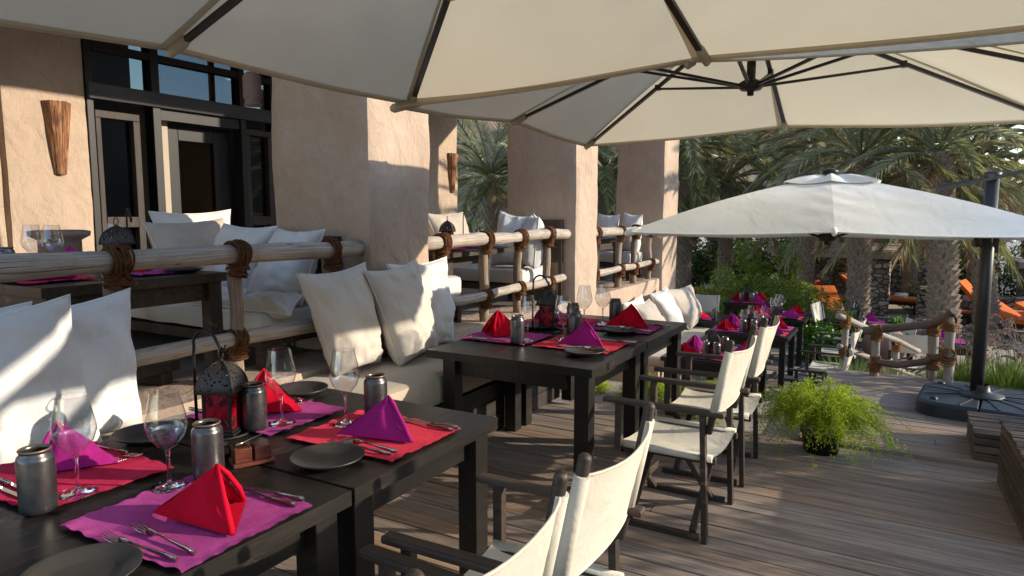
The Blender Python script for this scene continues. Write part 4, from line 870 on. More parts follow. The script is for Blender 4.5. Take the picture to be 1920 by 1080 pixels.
lantern(-4.35, 9.75, BZ, R(20), R(60), 'lantern on the far bay table right beside the second pillar', 'hooked stand of the lantern on the far bay table', 1.0, (.1, .10))
# ------------------------------------------------------------------ parasols
def parasol(name, label, cen, a, b_, rho, zm, dzc, apex, mat='canopy', hub=None, tiltf=0., vent=True, struts=True, skip=()):
    t = thing(name, (cen[0], cen[1], 0), label, 'parasol', 'large square cream parasols over the tables'); cr_, sr = math.cos(rho), math.sin(rho)
    def w(u, v, z): return Vector((a*u*cr_ - b_*v*sr, a*u*sr + b_*v*cr_, z + tiltf*v))
    ends = [(1,0),(1,1),(0,1),(-1,1),(-1,0),(-1,-1),(0,-1),(1,-1)]
    E_ = [w(u, v, zm + (dzc if u and v else 0)) for u, v in ends]; A = Vector((0,0,zm+apex))
    r0 = .16 if vent else .02
    for k in range(8):
        P0, P1 = E_[k], E_[(k+1) % 8]
        def f(s, q):
            e = P0.lerp(P1, s); rr = r0 + (1-r0)*q; p = A.lerp(e, rr)
            sag = -.026*math.sin(math.pi*s)*rr**1.2*(1-.35*q); bow = .03*math.sin(math.pi*q)
            inn = -.018*math.sin(math.pi*s)*q**3; d = (e-A); d.z = 0
            wr = .005*noise.noise(Vector((s*3+k*5, q*5, zm)))*math.sin(math.pi*s) + .012*math.sin((q-s*.3)*26+k*2.1)*max(0,(1-abs(s-(0 if k%2==0 else 1))*4))*max(0, math.sin(math.pi*q))*.6*min(1, s*10, (1-s)*10)
            return p + Vector((0,0,sag+bow+wr)) + d.normalized()*inn
        mb = MB(); mb.grid(f, 20, 26); mb.tube([f(s/20, 1.) + Vector((0,0,-.004)) for s in range(21)], .007, 5, False); mb.build('canopy_panel', M[mat], t)
        hm = MB(); hm.grid(lambda s, q: f(s, .978+.022*q) + Vector((0,0,-.0045)), 20, 2); hm.build('hem', M[mat+'_hem' if mat == 'canopy' else mat], t)
        sm_ = MB(); sm_.grid(lambda s, q: f(.006+.03*s if k % 2 == 0 else .005+.026*s, q) + Vector((0,0,-.003)), 1, 26); sm_.build('seam', M[mat+'_hem' if mat == 'canopy' else mat], t)
        rb = MB(); c0 = A.lerp(P0, .05) + Vector((0,0,-.035)); c1 = A.lerp(P0, .965) + Vector((0,0,-.018))
        mid = A.lerp(P0, .5) + Vector((0,0,.006)); rb.bar(c0, c1, .03, .022); rb.build('rib', M['parasol_metal'], t, .004)
        pk = MB(); d = (P0 - A).normalized(); s0 = A.lerp(P0, .925) + Vector((0,0,-.018)); pk.tube([s0, s0 + d*.03, P0 + Vector((0,0,-.012)), P0 + d*.02 + Vector((0,0,-.01))], [.021,.028,.027,.010], 10, sq=.75); pk.build('corner_pocket', M[mat], t)
        if struts and hub is not None:
            q = A.lerp(P0, .47) + Vector((0,0,-.04)); h = Vector((0,0,hub)); d2 = Vector((P0.x, P0.y, 0)).normalized()
            sb = MB(); sb.bar(h + d2*.05, q, .022, .017); sb.bar(q + Vector((0,0,-.012)), q + Vector((0,0,.03)), .05, .035, (1,0,0)); sb.build('strut', M['parasol_metal'], t, .003)
    if vent:
        vb = MB(); T = A + Vector((0,0,-.045)); ve = .235
        for k in range(8):
            P0, P1 = A.lerp(E_[k], ve), A.lerp(E_[(k+1) % 8], ve)
            vb.grid(lambda s, q: T.lerp(P0.lerp(P1, s), .03+.97*q) + Vector((0,0,.012 + .030*math.sin(math.pi*q) + .022*q + .010*math.sin(math.pi*q)*math.cos(s*9+k*2) - .022*math.sin(math.pi*s)*q)), 8, 7)
        vb.build('vent_cap', M[mat], t); fb = MB(); fb.lathe([(.0,.03),(.03,.028),(.06,.015),(.065,-.01),(.0,-.02)], 16, A); fb.build('finial', M['parasol_metal'], t)
    if hub is not None:
        hb = MB(); hb.lathe([(0,-.06),(.02,-.058),(.022,-.03),(.06,-.025),(.075,-.01),(.075,.02),(.05,.035),(.028,.045),(.028,.17),(.036,.17),(.036,.30),(.024,.31),(.024,apex+zm-hub-.03)], 16, (0,0,hub)); hb.build('hub', M['parasol_metal'], t)
    return t
u1 = parasol('cantilever_parasol', 'nearest cream parasol overhead, its rib pockets and underside filling the top of the view', (-.95, 1.73), 1.83, 1.49, -.085, 2.4, -.04, .53, hub=2.62)
u2 = parasol('cantilever_parasol', 'second cream parasol with dark hub and struts in view above the second table pair', (-.90, 4.60), 1.76, 1.38, -.01, 2.4, -.07, .62, hub=2.50)
def arm(par, p, q, r0, r1, nm='arm'):
    o_ = Vector((par.location.x, par.location.y, 0)); b = MB(); b.tube([Vector(p)-o_, (Vector(p)+Vector(q))/2-o_+Vector((0,0,.02)), Vector(q)-o_], [r0,(r0+r1)/2,r1], 12, sq=.8); return b.build(nm, M['parasol_metal'], par)
arm(u2, (-.80,4.58,2.82), (1.9,3.72,2.33), .042, .05); arm(u1, (-.85,1.68,2.86), (2.0,1.2,2.45), .04, .05)
def mast(par, x, y, z0, z1, r=.045):
    o_ = Vector((par.location.x, par.location.y, 0)); b = MB(); b.tube([Vector((x,y,z0))-o_, Vector((x,y,z1))-o_], r, 20); b.lathe([(r,0),(r*1.25,.005),(r*1.25,.05),(0,.06)], 20, Vector((x,y,z1-.02))-o_); return b.build('pole', M['pole_metal'], par)
mast(u2, 2.05, 3.68, .12, 2.7, .055); mast(u1, 2.15, 1.16, .10, 2.8, .055)
u3 = parasol('low_parasol', 'low white-topped parasol seen from outside, its pole rising behind it at right', (-.56, 6.20), 1.50, .80, .15, 1.535, -.015, .50, 'canopy_white', hub=1.5, tiltf=-.035)
mast(u3, .62, 7.16, .12, 2.02, .052); arm(u3, (-.45,6.2,1.86), (.62,7.15,1.50), .03, .035)
o_ = Vector((-.52, 6.16, 0))
b = MB(); b.lathe([(.06,-.06),(.075,-.05),(.075,.06),(.06,.07)], 18, Vector((.62,7.16,1.47))-o_); b.box(Vector((.70,7.12,1.36))-o_, Vector((.74,7.20,1.58))-o_); b.build('slider', M['parasol_metal'], u3, .004)
b = MB(); b.bar(Vector((.25,7.12,1.90))-o_, Vector((1.6,6.95,2.22))-o_, .022, .03); b.build('stay', M['pole_metal'], u3)
b = MB(); b.bar(Vector((.20,7.22,1.93))-o_, Vector((.60,7.22,2.0))-o_, .014, .02); b.build('stay', M['pole_metal'], u3)
b = MB(); b.tube([Vector((.672,7.16,.62))-o_, Vector((.70,7.16,.62))-o_], .014, 8); b.build('knob', M['parasol_metal'], u3)
def base(x, y, z, rz, label):
    t = thing('parasol_base', (x, y, z), label, 'parasol base', 'black plastic parasol bases', rz)
    S, H = .47, .135
    for i in range(2):
        for j in range(2):
            sx, sy = 2*i-1, 2*j-1; b = MB(); n = 7; out = [(0.004,0.004),(S,0.004)]; rc = .2
            for k in range(n+1): a = k/n*math.pi/2; out.append((S-rc+rc*math.cos(a), S-rc+rc*math.sin(a)))
            out.append((.004,S)); m = len(out)
            vs = [(sx*p, sy*q, 0) for p, q in out] + [(sx*p, sy*q, H*.78) for p, q in out] + [(sx*(p*.93+.004), sy*(q*.93+.004), H*.93) for p, q in out] + [(sx*.01, sy*.01, H*1.06)]
            fs = [tuple(range(m))] + [(k, (k+1)%m, m+(k+1)%m, m+k) for k in range(m)] + [(m+k, m+(k+1)%m, 2*m+(k+1)%m, 2*m+k) for k in range(m)] + [(2*m+k, 2*m+(k+1)%m, 3*m) for k in range(m)]
            if sx*sy < 0: fs = [f[::-1] for f in fs]
            b.add(vs, fs); b.build('tank', M['base_plastic'], t, .006)
            for a in (.32, .785, 1.25):
                b = MB(); c, s_ = math.cos(a), math.sin(a); L = min(S/max(c, s_), S*1.17)*.9
                b.bar((sx*c*.14, sy*s_*.14, H*1.035), (sx*c*L, sy*s_*L, H*.935), .014, .012); b.build('rib', M['base_plastic'], t)
            b = MB(); b.lathe([(0,.02),(.026,.018),(.03,0)], 12, (sx*.33, sy*.33, H*.95)); b.build('filler_cap', M['base_plastic'], t)
    b = MB(); b.lathe([(.052,.10),(.06,.045),(.09,.03),(.165,.014),(.17,0),(0,0)], 28, (0,0,H*1.03)); b.build('flange', M['pole_metal'], t)
    return t
base(.66, 7.14, -.03, R(-7), 'black segmented plastic parasol base on the far deck, holding the grey pole'); base(2.05, 3.68, -.06, 0, 'black segmented parasol base beyond the right edge of the photo, under the second parasol'); base(2.15, 1.16, -.06, 0, 'black segmented parasol base to the right of the camera under the first parasol')

# ------------------------------------------------------------------ slatted planters at right
def crate(x, y, z, w, d, h, rz, label, n=6, top=None):
    t = thing('slatted_planter', (x, y, z), label, 'planter box', None, rz); hs = h/n
    for k in range(n):
        for s in (0, 1):
            b = MB(); b.box((0, s*(d-.022), k*hs+.003), (w, s*(d-.022)+.022, (k+1)*hs-.006)); b.build('slat', M['crate_wood'], t, .003)
            b = MB(); b.box((s*(w-.022), .023, k*hs+.003), (s*(w-.022)+.022, d-.023, (k+1)*hs-.006)); b.build('slat', M['crate_wood'], t, .003)
    for sx in (.025, w-.065):
        for sy in (.025, d-.065): b = MB(); b.box((sx, sy, 0), (sx+.04, sy+.04, h)); b.build('corner_post', M['crate_wood'], t)
    if top == 'slats':
        m = int(d/.05)
        for k in range(m): b = MB(); b.box((-.012+random.uniform(0,.012), .003+k*d/m, h+.001), (w, (k+1)*d/m-.006, h+.026+random.uniform(-.003,.003))); b.build('top_slat', M['crate_wood'], t, .003)
    return t
crate(.50, 5.66, -.03, 1.1, .62, .17, 0, 'low weathered slatted box in front of the parasol base at the right edge', 3, 'slats')
crate(.645, 4.35, -.06, 1.0, 1.0, .40, R(2), 'taller brown slatted wooden box cut off by the right edge', 7, 'slats')

# ------------------------------------------------------------------ deck end railing and stair handrail
t = thing('rope_railing', (0, 0, 0), 'short bent log railing with orange rope bindings at the far end of the deck', 'railing')
tops = [(-.215,8.16,.50), (.31,8.23,.55), (.435,8.02,.70)]
for k, ((x,y,z), rp) in enumerate(zip(tops, (.042,.046,.045))): log('post', (x+.02, y, -.6 if k < 2 else -.1), (x, y, z), rp, 'grey_post', t, 60+k, .008, .98, 8)
for nm, ps, rad in (('top_rail', [(-.33,8.10,.455),(-.2,8.13,.475),(.3,8.18,.57),(.40,8.05,.66),(.46,7.98,.74)], .042), ('lower_rail', [(-.2,8.10,.135),(.0,8.12,.115),(.2,8.16,.16),(.32,8.17,.20),(.42,7.98,.30)], .036)):
    b = MB(); pts = []
    for i in range(len(ps)-1):
        for j in range(5): pts.append(Vector(ps[i]).lerp(Vector(ps[i+1]), j/5))
    pts.append(Vector(ps[-1])); b.tube(pts, rad, 12, wob=.14, seed=5); b.build(nm, M['brown_log'], t)
for k, (x, y, z) in enumerate(((-.205,8.13,.47),(.305,8.20,.56),(.435,8.02,.64),(-.205,8.13,.13),(.315,8.20,.20),(.435,8.0,.30))): lash((x,y,z), (1,.1,.1) if k not in (2,5) else (.4,-.9,.4), .038, .046, t, 'rope_light', 80+k, 1, .9)
t = thing('stair_handrail', (0,0,0), 'sloping grey log handrail running down from the deck towards the lower terrace', 'handrail')
log('post', (-.60,9.6,-.9), (-.60,9.6,.36), .045, 'grey_post', t, 70, .008); log('post', (-.02,10.6,-.95), (-.02,10.6,-.12), .045, 'grey_post', t, 71, .008)
log('handrail', (-.68,9.45,.42), (.25,11.0,-.22), .04, 'grey_post', t, 72, .012); log('lower_handrail', (-.66,9.5,.02), (.2,10.9,-.55), .035, 'grey_post', t, 73, .012)
for k, (x, y, z) in enumerate(((-.60,9.58,.36),(-.02,10.58,-.06),(-.60,9.58,-.03))): lash((x,y,z), (.5,.8,-.35), .036, .042, t, 'rope_light', 90+k, 1, .95)

# ------------------------------------------------------------------ plants
def tris_from_blades(P, D, Wd, L, droop=None):       # blades: base P, dir D, width vec Wd, length L -> thin triangle pair
    n = len(P); tip = P + D*L[:,None]; mid = P + D*(L*.5)[:,None]
    if droop is not None: tip[:,2] -= droop; mid[:,2] -= droop*.25
    V = np.empty((n*5,3)); V[0::5] = P - Wd*.5; V[1::5] = P + Wd*.5; V[2::5] = mid + Wd*.42; V[3::5] = mid - Wd*.42; V[4::5] = tip
    i = np.arange(n)*5; F = np.concatenate([np.stack([i,i+1,i+2],1), np.stack([i,i+2,i+3],1), np.stack([i+3,i+2,i+4],1)]); return V, F
def rnd_unit(n, rg):
    v = rg.normal(size=(n,3)); return v/np.linalg.norm(v, axis=1)[:,None]
def fern(x, y, z, label, seed, R0=.42, H=.5, nst=210, nn=95, sc=1., pot=True):
    rg = np.random.RandomState(seed); Ps=[]; Ds=[]; Ls=[]
    st = MB()
    for k in range(nst):
        a = rg.uniform(0, 6.283); out = R0*rg.uniform(.15,1)**.7; up = H*rg.uniform(.5,1.05)*(1-.35*(out/R0)**2); sag = rg.uniform(.15,.6)*out; out *= (1.35 if rg.rand() < .08 else 1)
        s = np.linspace(0,1,24); px = out*s**.9*math.cos(a); py = out*s**.9*math.sin(a); pz = up*np.sin(s*1.75)/.98*1.0 - sag*s**3 - (.12*rg.rand())*s**4
        Q = np.stack([px,py,pz],1)
        i = rg.uniform(.25,1,nn)*22.9; i0 = i.astype(int); f = (i-i0)[:,None]; base = Q[i0]*(1-f)+Q[np.minimum(i0+1,23)]*f
        env = (.06*sc*(1-.55*(i/23)))[:,None]; base = base + rg.normal(size=(nn,3))*env*.42
        tan = Q[np.minimum(i0+1,23)]-Q[i0]; tan /= np.linalg.norm(tan,axis=1)[:,None]
        d = rnd_unit(nn, rg) + tan*.8; d /= np.linalg.norm(d,axis=1)[:,None]; Ps.append(base); Ds.append(d); Ls.append(rg.uniform(.010,.026,nn)*sc)
        if k % 2 == 0: st.tube([Vector(Q[j]) for j in range(0,24,5)], .0018*sc, 3, False)
    P = np.concatenate(Ps); D = np.concatenate(Ds); L = np.concatenate(Ls); Wd = np.cross(D, rnd_unit(len(D), rg)); Wd /= np.linalg.norm(Wd,axis=1)[:,None]+1e-9; Wd *= .0055*sc
    V, F = tris_from_blades(P, D, Wd, L)
    t = thing('potted_fern' if pot else 'fern', (x, y, z), label, 'plant', 'feathery yellow-green ferns')
    h0 = .13 if pot else 0.
    V[:,2] += h0; fo = link('feathery_foliage', npmesh('feathery_foliage', V, F, M['fern_green']), t); fo['kind'] = 'stuff'
    so = st.build('stems', M['stem'], t); so.location.z = h0; so['kind'] = 'stuff'
    if pot:
        b = MB(); b.lathe([(0,0),(.12,0),(.14,.14),(.155,.145),(.155,.16),(.14,.16),(.13,.14),(0,.13)], 22); b.build('pot', M['black_pot'], t)
    return t
fern(-.46, 5.42, DK, 'bushy feathery yellow-green fern in a black pot at the deck step', 3, .54, .44, 300, 120, .95)
fern(-1.55, 6.25, -.15, 'low feathery fern in the gravel bed behind the second table pair, right', 4, .42, .34, 150, 90, 1.1, False); fern(-2.15, 6.4, -.15, 'low feathery fern in the gravel bed behind the table legs, left', 5, .34, .30, 130, 80, 1.1, False); fern(-2.75, 6.5, -.15, 'small feathery fern close to the bench end', 6, .24, .22, 90, 60, 1.05, False)
def bush(name, x, y, z, rx, ry, rz_, n, leaf, label, seed, mat='bush_green', group=None, ns=14, stems=True):
    rg = np.random.RandomState(seed); t = thing(name, (x, y, z), label, 'bush', group)
    cl = rnd_unit(60, rg)*rg.uniform(.35,1.,60)[:,None]; cl[:,2] = np.abs(cl[:,2])*1.0 - .05; cs = rg.uniform(.10,.26,60)
    k = rg.randint(0,60,n); P = cl[k] + rnd_unit(n, rg)*(cs[k]*rg.uniform(.5,1.,n)**.6)[:,None]
    P[:,0] *= rx; P[:,1] *= ry; P[:,2] = np.maximum(P[:,2],-.05)*rz_
    D = rnd_unit(n, rg); D[:,2] += .2; D /= np.linalg.norm(D,axis=1)[:,None]; Wd = np.cross(D, rnd_unit(n, rg)); Wd /= np.linalg.norm(Wd,axis=1)[:,None]+1e-9
    L = rg.uniform(.6,1.3,n)*leaf; V, F = tris_from_blades(P, D, Wd*leaf*.45, L, leaf*.15*np.ones(n))
    fo = link('foliage', npmesh('foliage', V, F, M[mat]), t); fo['kind'] = 'stuff'
    if stems:
        st = MB()
        for j in range(ns):
            c = cl[rg.randint(0,60)]; e = Vector((c[0]*rx*.9, c[1]*ry*.9, abs(c[2])*rz_*.9)); st.tube([(0,0,-.1), e*.45 + Vector((0,0,.12)), e], [.02*rz_,.012*rz_,.004], 5, False)
        st.build('stems', M['stem'], t)['kind'] = 'stuff'
    return t
bush('flowering_bush', -2.75, 16.4, -.9, 1.5, 1.1, 2.0, 34000, .060, 'big loose green bush behind the lower terrace tables', 11)
bush('green_bush', -1.25, 15.9, -.9, .5, .5, .95, 5000, .045, 'small green bush at the right foot of the big bush', 12)
bush('leafy_plant', -1.15, 12.9, -.9, .42, .35, .8, 1500, .10, 'broad-leaved plant between the lower terrace chairs', 13, 'big_leaf'); bush('leafy_plant', -.75, 14.4, -.6, .28, .25, .45, 500, .10, 'broad-leaved plant in front of the orange lounger', 14, 'big_leaf'); bush('leafy_plant', -.05, 14.6, -.6, .25, .22, .35, 400, .10, 'broad-leaved plant with orange petals right of the purple napkin table', 15, 'big_leaf')
def grass(x, y, z, label, seed, R0, H, n, mat='grass_blade', plumes=0, name='grass_clump'):
    rg = np.random.RandomState(seed); t = thing(name, (x, y, z), label, 'grass')
    a = rg.uniform(0,6.283,n); r = R0*.45*np.sqrt(rg.rand(n)); P = np.stack([r*np.cos(a), r*np.sin(a), np.zeros(n)],1)
    D = np.stack([np.cos(a)*rg.uniform(.1,.9,n), np.sin(a)*rg.uniform(.1,.9,n), np.ones(n)],1); D /= np.linalg.norm(D,axis=1)[:,None]
    Wd = np.stack([-np.sin(a), np.cos(a), np.zeros(n)],1)*.009; L = H*rg.uniform(.6,1.1,n); V, F = tris_from_blades(P, D, Wd, L, rg.uniform(.02,.16,n)*H)
    fo = link('blades', npmesh('blades', V, F, M[mat]), t); fo['kind'] = 'stuff'
    if plumes:
        st = MB(); Ps=[]; Ds=[]; Ls=[]
        for k in range(plumes):
            a = rg.uniform(0,6.283); out = R0*rg.uniform(.5,1.6); h = H*rg.uniform(.95,1.45); pts = [Vector((out*s*math.cos(a), out*s*math.sin(a), h*math.sin(min(1.9, s*1.9)) )) for s in np.linspace(0,1,12)]
            st.tube(pts, .0025, 3, False); m = 150; i = rg.uniform(8.,10.99,m); i0 = i.astype(int); A = np.array([list(p) for p in pts]); f = (i-i0)[:,None]; q = A[i0]*(1-f)+A[i0+1]*f
            tn = A[i0+1]-A[i0]; tn /= np.linalg.norm(tn,axis=1)[:,None]; d = rnd_unit(m, rg)+tn*.5; d /= np.linalg.norm(d,axis=1)[:,None]; Ps.append(q); Ds.append(d); Ls.append(rg.uniform(.012,.035,m))
        P = np.concatenate(Ps); D = np.concatenate(Ds); L = np.concatenate(Ls); Wd = np.cross(D, rnd_unit(len(D), rg)); Wd /= np.linalg.norm(Wd,axis=1)[:,None]+1e-9
        V, F = tris_from_blades(P, D, Wd*.006, L); fo = link('plumes', npmesh('plumes', V, F, M['plume']), t); fo['kind'] = 'stuff'; st.build('stalks', M['plume'], t)['kind'] = 'stuff'
    return t
for k, (x, y, z, r, h, n, pl, lb) in enumerate(((-.42,8.9,-.55,.35,.62,900,0,'green grass clump left of the first post of the deck end railing'), (.05,8.75,-.5,.3,.5,600,0,'green grass clump under the deck end railing'), (.62,8.75,-.35,.35,.60,900,22,'tall purple-plumed grass just right of the tallest rail post'),
        (.98,8.5,-.25,.38,.55,1000,26,'purple-plumed grass directly behind the parasol pole'), (1.35,8.35,-.25,.4,.55,900,34,'purple-plumed fountain grass at the right edge behind the parasol base'), (1.25,9.4,-.4,.4,.65,700,34,'farther purple-plumed grass near the pool edge'), (1.75,8.6,-.25,.4,.55,600,24,'purple-plumed grass at the far right edge of the deck'), (-.05,9.6,-.75,.35,.5,500,18,'brownish plumed grass behind the deck end railing'))):
    grass(x, y, z, lb, 30+k, r, h, n, 'grass_blade', pl, 'fountain_grass' if pl else 'grass_clump')

# palms
def frond_mesh(name, mat, L, rise, droop, n, leaf, seed, hang=.15, spread=.9):
    rg = np.random.RandomState(seed); s = np.linspace(0,1,26); X = L*(s - .12*s**2*(1 if droop > 1 else 0)); Z = rise*s*L - droop*L*s**2.1; Y = .05*L*math.sin(seed)*s**2
    Q = np.stack([X, Y, Z],1); b = MB(); b.tube([Vector(Q[i]) for i in range(0,26,3)], [.028*(1-.9*i/25)+.004 for i in range(0,26,3)], 5, sq=.6)
    V0 = np.array(b.v); F0 = np.array([f for f in b.f if len(f) == 4]); Ps=[]; Ds=[]; Ls=[]; Ws=[]
    for sd_ in (-1,1):
        i = np.linspace(3,24.9,n) + rg.uniform(-.1,.1,n); i = np.clip(i,0,24.9); i0 = i.astype(int); f = (i-i0)[:,None]; q = Q[i0]*(1-f)+Q[i0+1]*f
        tn = Q[i0+1]-Q[i0]; tn /= np.linalg.norm(tn,axis=1)[:,None]; side = np.cross(tn, np.array([0,0,1.])); side /= np.linalg.norm(side,axis=1)[:,None]+1e-9; up = np.cross(side, tn)
        t = i/25; ang = (.95 - .55*t)[:,None]*spread; d = tn*np.cos(ang)+side*sd_*np.sin(ang) + up*rg.uniform(.05,.45,n)[:,None]; d /= np.linalg.norm(d,axis=1)[:,None]
        Ps.append(q); Ds.append(d); Ls.append(leaf*(.55+.6*np.sin(np.pi*(.15+.8*t)))*rg.uniform(.85,1.1,n)); Ws.append(np.cross(d, side)/ (np.linalg.norm(np.cross(d, side),axis=1)[:,None]+1e-9))
    P = np.concatenate(Ps); D = np.concatenate(Ds); Ln = np.concatenate(Ls); Wv = np.concatenate(Ws)*.6 + rnd_unit(len(P), rg)*.5; Wv /= np.linalg.norm(Wv,axis=1)[:,None]
    V, F = tris_from_blades(P, D, Wv*.024, Ln, hang*Ln)
    V = np.concatenate([V0, V]); F = np.concatenate([np.concatenate([F0[:,[0,1,2]], F0[:,[0,2,3]]]), F + len(V0)]); return npmesh(name, V, F, M[mat])
FR = {}
for mt in ('frond_green', 'frond_grey', 'frond_dry'):
    for k, (rise, droop) in enumerate(((1.3,.62),(.85,.68),(.45,.68),(.1,.62),(-.3,.5),(-.75,.3))):
        FR[mt,k] = [frond_mesh('frond', mt, 2.75 - .30*max(0,k-2), rise, droop, 82, .40, 5+k*7+j*3, .12+.1*k) for j in range(2)]
def palm_trunk(H, r, lean, seed):
    b = MB(); rg = random.Random(seed); pts = []; n = 16
    for i in range(n+1): s = i/n; pts.append(Vector((lean[0]*s**1.6, lean[1]*s**1.6, H*s)))
    rad = [r*(1.12 - .14*min(1, i/4) - .05*i/n) for i in range(n+1)]; b.tube(pts, rad, 14, wob=.05, seed=seed)
    core = b; st = MB(); rows = int(H/ (r*.40)); per = 9
    for j in range(rows):
        s = (j+.5)/rows; c = pts[0].lerp(pts[0], 0); f = s*n; i0 = min(n-1, int(f)); c = pts[i0].lerp(pts[i0+1], f-i0); rr = rad[i0]
        for k in range(per):
            a = 2*math.pi*(k + (j % 2)*.5)/per + rg.uniform(-.07,.07) + j*.09; ra = Vector((math.cos(a), math.sin(a), 0)); ta = Vector((-math.sin(a), math.cos(a), 0)); up = Vector((0,0,1))
            w = rr*.34*rg.uniform(.85,1.15); h = r*.42; o = rr*rg.uniform(.22,.40); p = c + ra*rr*.93
            vs = [p - ta*w - up*h*.8, p + ta*w - up*h*.8, p + ta*w*.72 + up*h*.55 + ra*o, p - ta*w*.72 + up*h*.55 + ra*o, p - ta*w*.8 + up*h*.5, p + ta*w*.8 + up*h*.5]
            st.add(vs, [(0,1,2,3), (3,2,5,4), (0,3,4), (1,5,2)])
    return core, st, pts[-1]
palm_n = [0]
def palm(x, y, z, H, r, label, seed, lean=(0,0), nf=34, s=1., mats=('frond_green','frond_grey'), dry=.2, name='date_palm', a_lim=None, ks=None):
    rg = random.Random(seed); t = thing(name, (x, y, z), label, 'palm tree', 'date palms around the terrace')
    core, st, top = palm_trunk(H, r, lean, seed); core.build('trunk', M['palm_bark'], t); so = st.build('leaf_bases', M['palm_bark'], t); so['kind'] = 'stuff'
    for k in range(nf):
        q = (k+.5)/nf; cls = min(5, int(q**1.25*5.35)) if ks is None else rg.choice(ks); m = rg.choice(mats)
        if cls >= 4 and rg.random() < dry*2.2: m = 'frond_dry'
        elif rg.random() < dry*.3: m = 'frond_dry'
        o = link('frond', rg.choice(FR[m,cls]), t); o.location = top + Vector((0,0,.05 - .05*cls)); az = k*2.39996 + rg.uniform(-.3,.3)
        o.rotation_euler = (rg.uniform(-.25,.25), rg.uniform(-.12,.12), az); sc = s*rg.uniform(.85,1.15); o.scale = (sc,sc,sc)
    return t
palm(.72, 15.4, -.9, 3.75, .24, 'stout palm with its crown of arching fronds at top right of the garden', 101, (-.27,.1), 40, .95, ('frond_grey','frond_green','frond_grey'))
palm(-.78, 15.9, -.9, 3.75, .20, 'thick-trunked palm standing left of the stout crowned one, behind the deck railing', 102, (-.1,.1), 36, .95)
palm(1.62, 17.6, -.9, 3.6, .20, 'leaning slimmer palm close behind the parasol pole', 103, (-.65,.3), 34, 1.0, dry=.35)
palm(-2.25, 19.5, -.9, 4.4, .20, 'slim palm trunk beside the green bush, under the parasol edge', 104, (.1,0), 34, 1.0)
palm(-5.6, 19.8, -.9, 4.6, .20, 'palm just right of the third pillar with fronds reaching towards the parasol', 105, (.1,0), 44, 1.15, ('frond_green','frond_green','frond_grey'), .1)
palm(-4.7, 21.2, -.9, 3.6, .20, 'palm with low sweeping fronds filling the gap right of the third pillar', 106, (0,0), 44, 1.0, ('frond_green','frond_grey'), .1)
palm(-10.6, 17.2, -.9, 3.7, .20, 'palm whose fronds fill the opening between the sconce wall and the second pillar', 107, (0,0), 48, 1.15, ('frond_grey','frond_green'), .12)
palm(-7.7, 19.0, -.9, 3.8, .20, 'palm seen in the narrow gap between the second and third pillars', 108, (0,0), 42, 1.1, ('frond_green',), .15)
bgp = [(-13.5,24,3.4),(-9.8,27,4.2),(-6.2,26,5.),(-3.2,25,5.2),(-.6,24,5.4),(1.8,23.5,4.4),(3.4,18.2,4.6),(3.3,26,5.2),(.6,29,5.4),(-2.2,30,5.6),(-5,31,6.),(-8,33,6.),(5.4,27,5.),(-1.7,24.8,4.4),(.2,22.8,3.6),(3.9,22.8,4.2)]
for k, (x, y, h) in enumerate(bgp):
    palm(x, y, g_h(x, y)-.05, h, .17, 'background palm behind the nearer trunks, %s' % ['far left through the first opening','left of the first opening farther back','behind the third pillar gap','behind the green bush to its left','directly above the green bush','above the flat-roofed stone shelter','at the right edge, its fronds over the stay','right background, tall','far centre, tall and hazy','far centre left, tall','far left of centre, tall','very far left','far right, tall','over the stone shelter at its left','with low dry fronds behind the stone shelter','at the right edge behind the low parasol'][k], 200+k, (random.uniform(-.3,.3),0), 22, 1.05, ('frond_green','frond_grey'), .15)
hb = [(-12,30,3.2,1.6,3.4),(-7,24,2.2,1.2,2.3),(-4.6,23.5,2.,1.2,2.6),(1.6,33,3.,1.5,2.6),(-3,34,5.,2.,4.),(4.5,25,2.2,1.2,2.6),(1.3,25.3,1.2,.8,1.5),(7,31,4.,2.,4.2),(-16,25,3.,1.5,2.2),(-11,20.5,1.,.8,1.1),(-.3,36,6.,2.,5.),(.75,21.4,.8,.6,.75)]
for k, (x, y, a_, b_, h) in enumerate(hb):
    bush('background_bush', x, y, -.9, a_, b_, h, int(5200*min(2.2, a_*h/5)+1500), .14 if k < 9 else .09, 'dark dense shrubbery in the garden background, %s' % ['far left','behind the palms left of the bush','left of the green bush','behind the main palm','far centre','at the right edge','between the palm trunks','far right','outermost left','low, seen through the first opening','far backdrop in the centre','low and glossy beyond the sandy path'][k], 300+k, 'dark_leaf', 'background shrubs', 8)
hx = thing('hedge_planter', (3.55, 4.4, -.06), 'long planter hedge standing out of frame along the right side of the deck', 'planter')  # out-of-view planter, added to carry the deck-shading shrubs
for k in range(4):
    for s_ in (0, 1): b = MB(); b.box((s_*.56, -3.1, .01+k*.12), (s_*.56+.024, 3.1, .12+k*.12)); b.build('slat', M['crate_wood'], hx, .003)
b = MB(); b.box((.03,-3.08,.02),(.55,3.08,.42)); b.build('soil', M['gravel'], hx)
for k in range(5): bush('hedge_shrub', 3.83, 1.9+k*1.25, .26, .48, 1.12, 1.72-.05*(k%2), 11000, .085, ['first hedge shrub of the planter right of the deck, nearest the camera','second hedge shrub of the planter right of the deck','middle hedge shrub of the planter right of the deck','fourth hedge shrub of the planter right of the deck','last hedge shrub of the planter, nearest the parasol base'][k], 400+k, 'dark_leaf', 'hedge shrubs in the planter')  # unseen leafy screen, added to keep the low sun off the deck
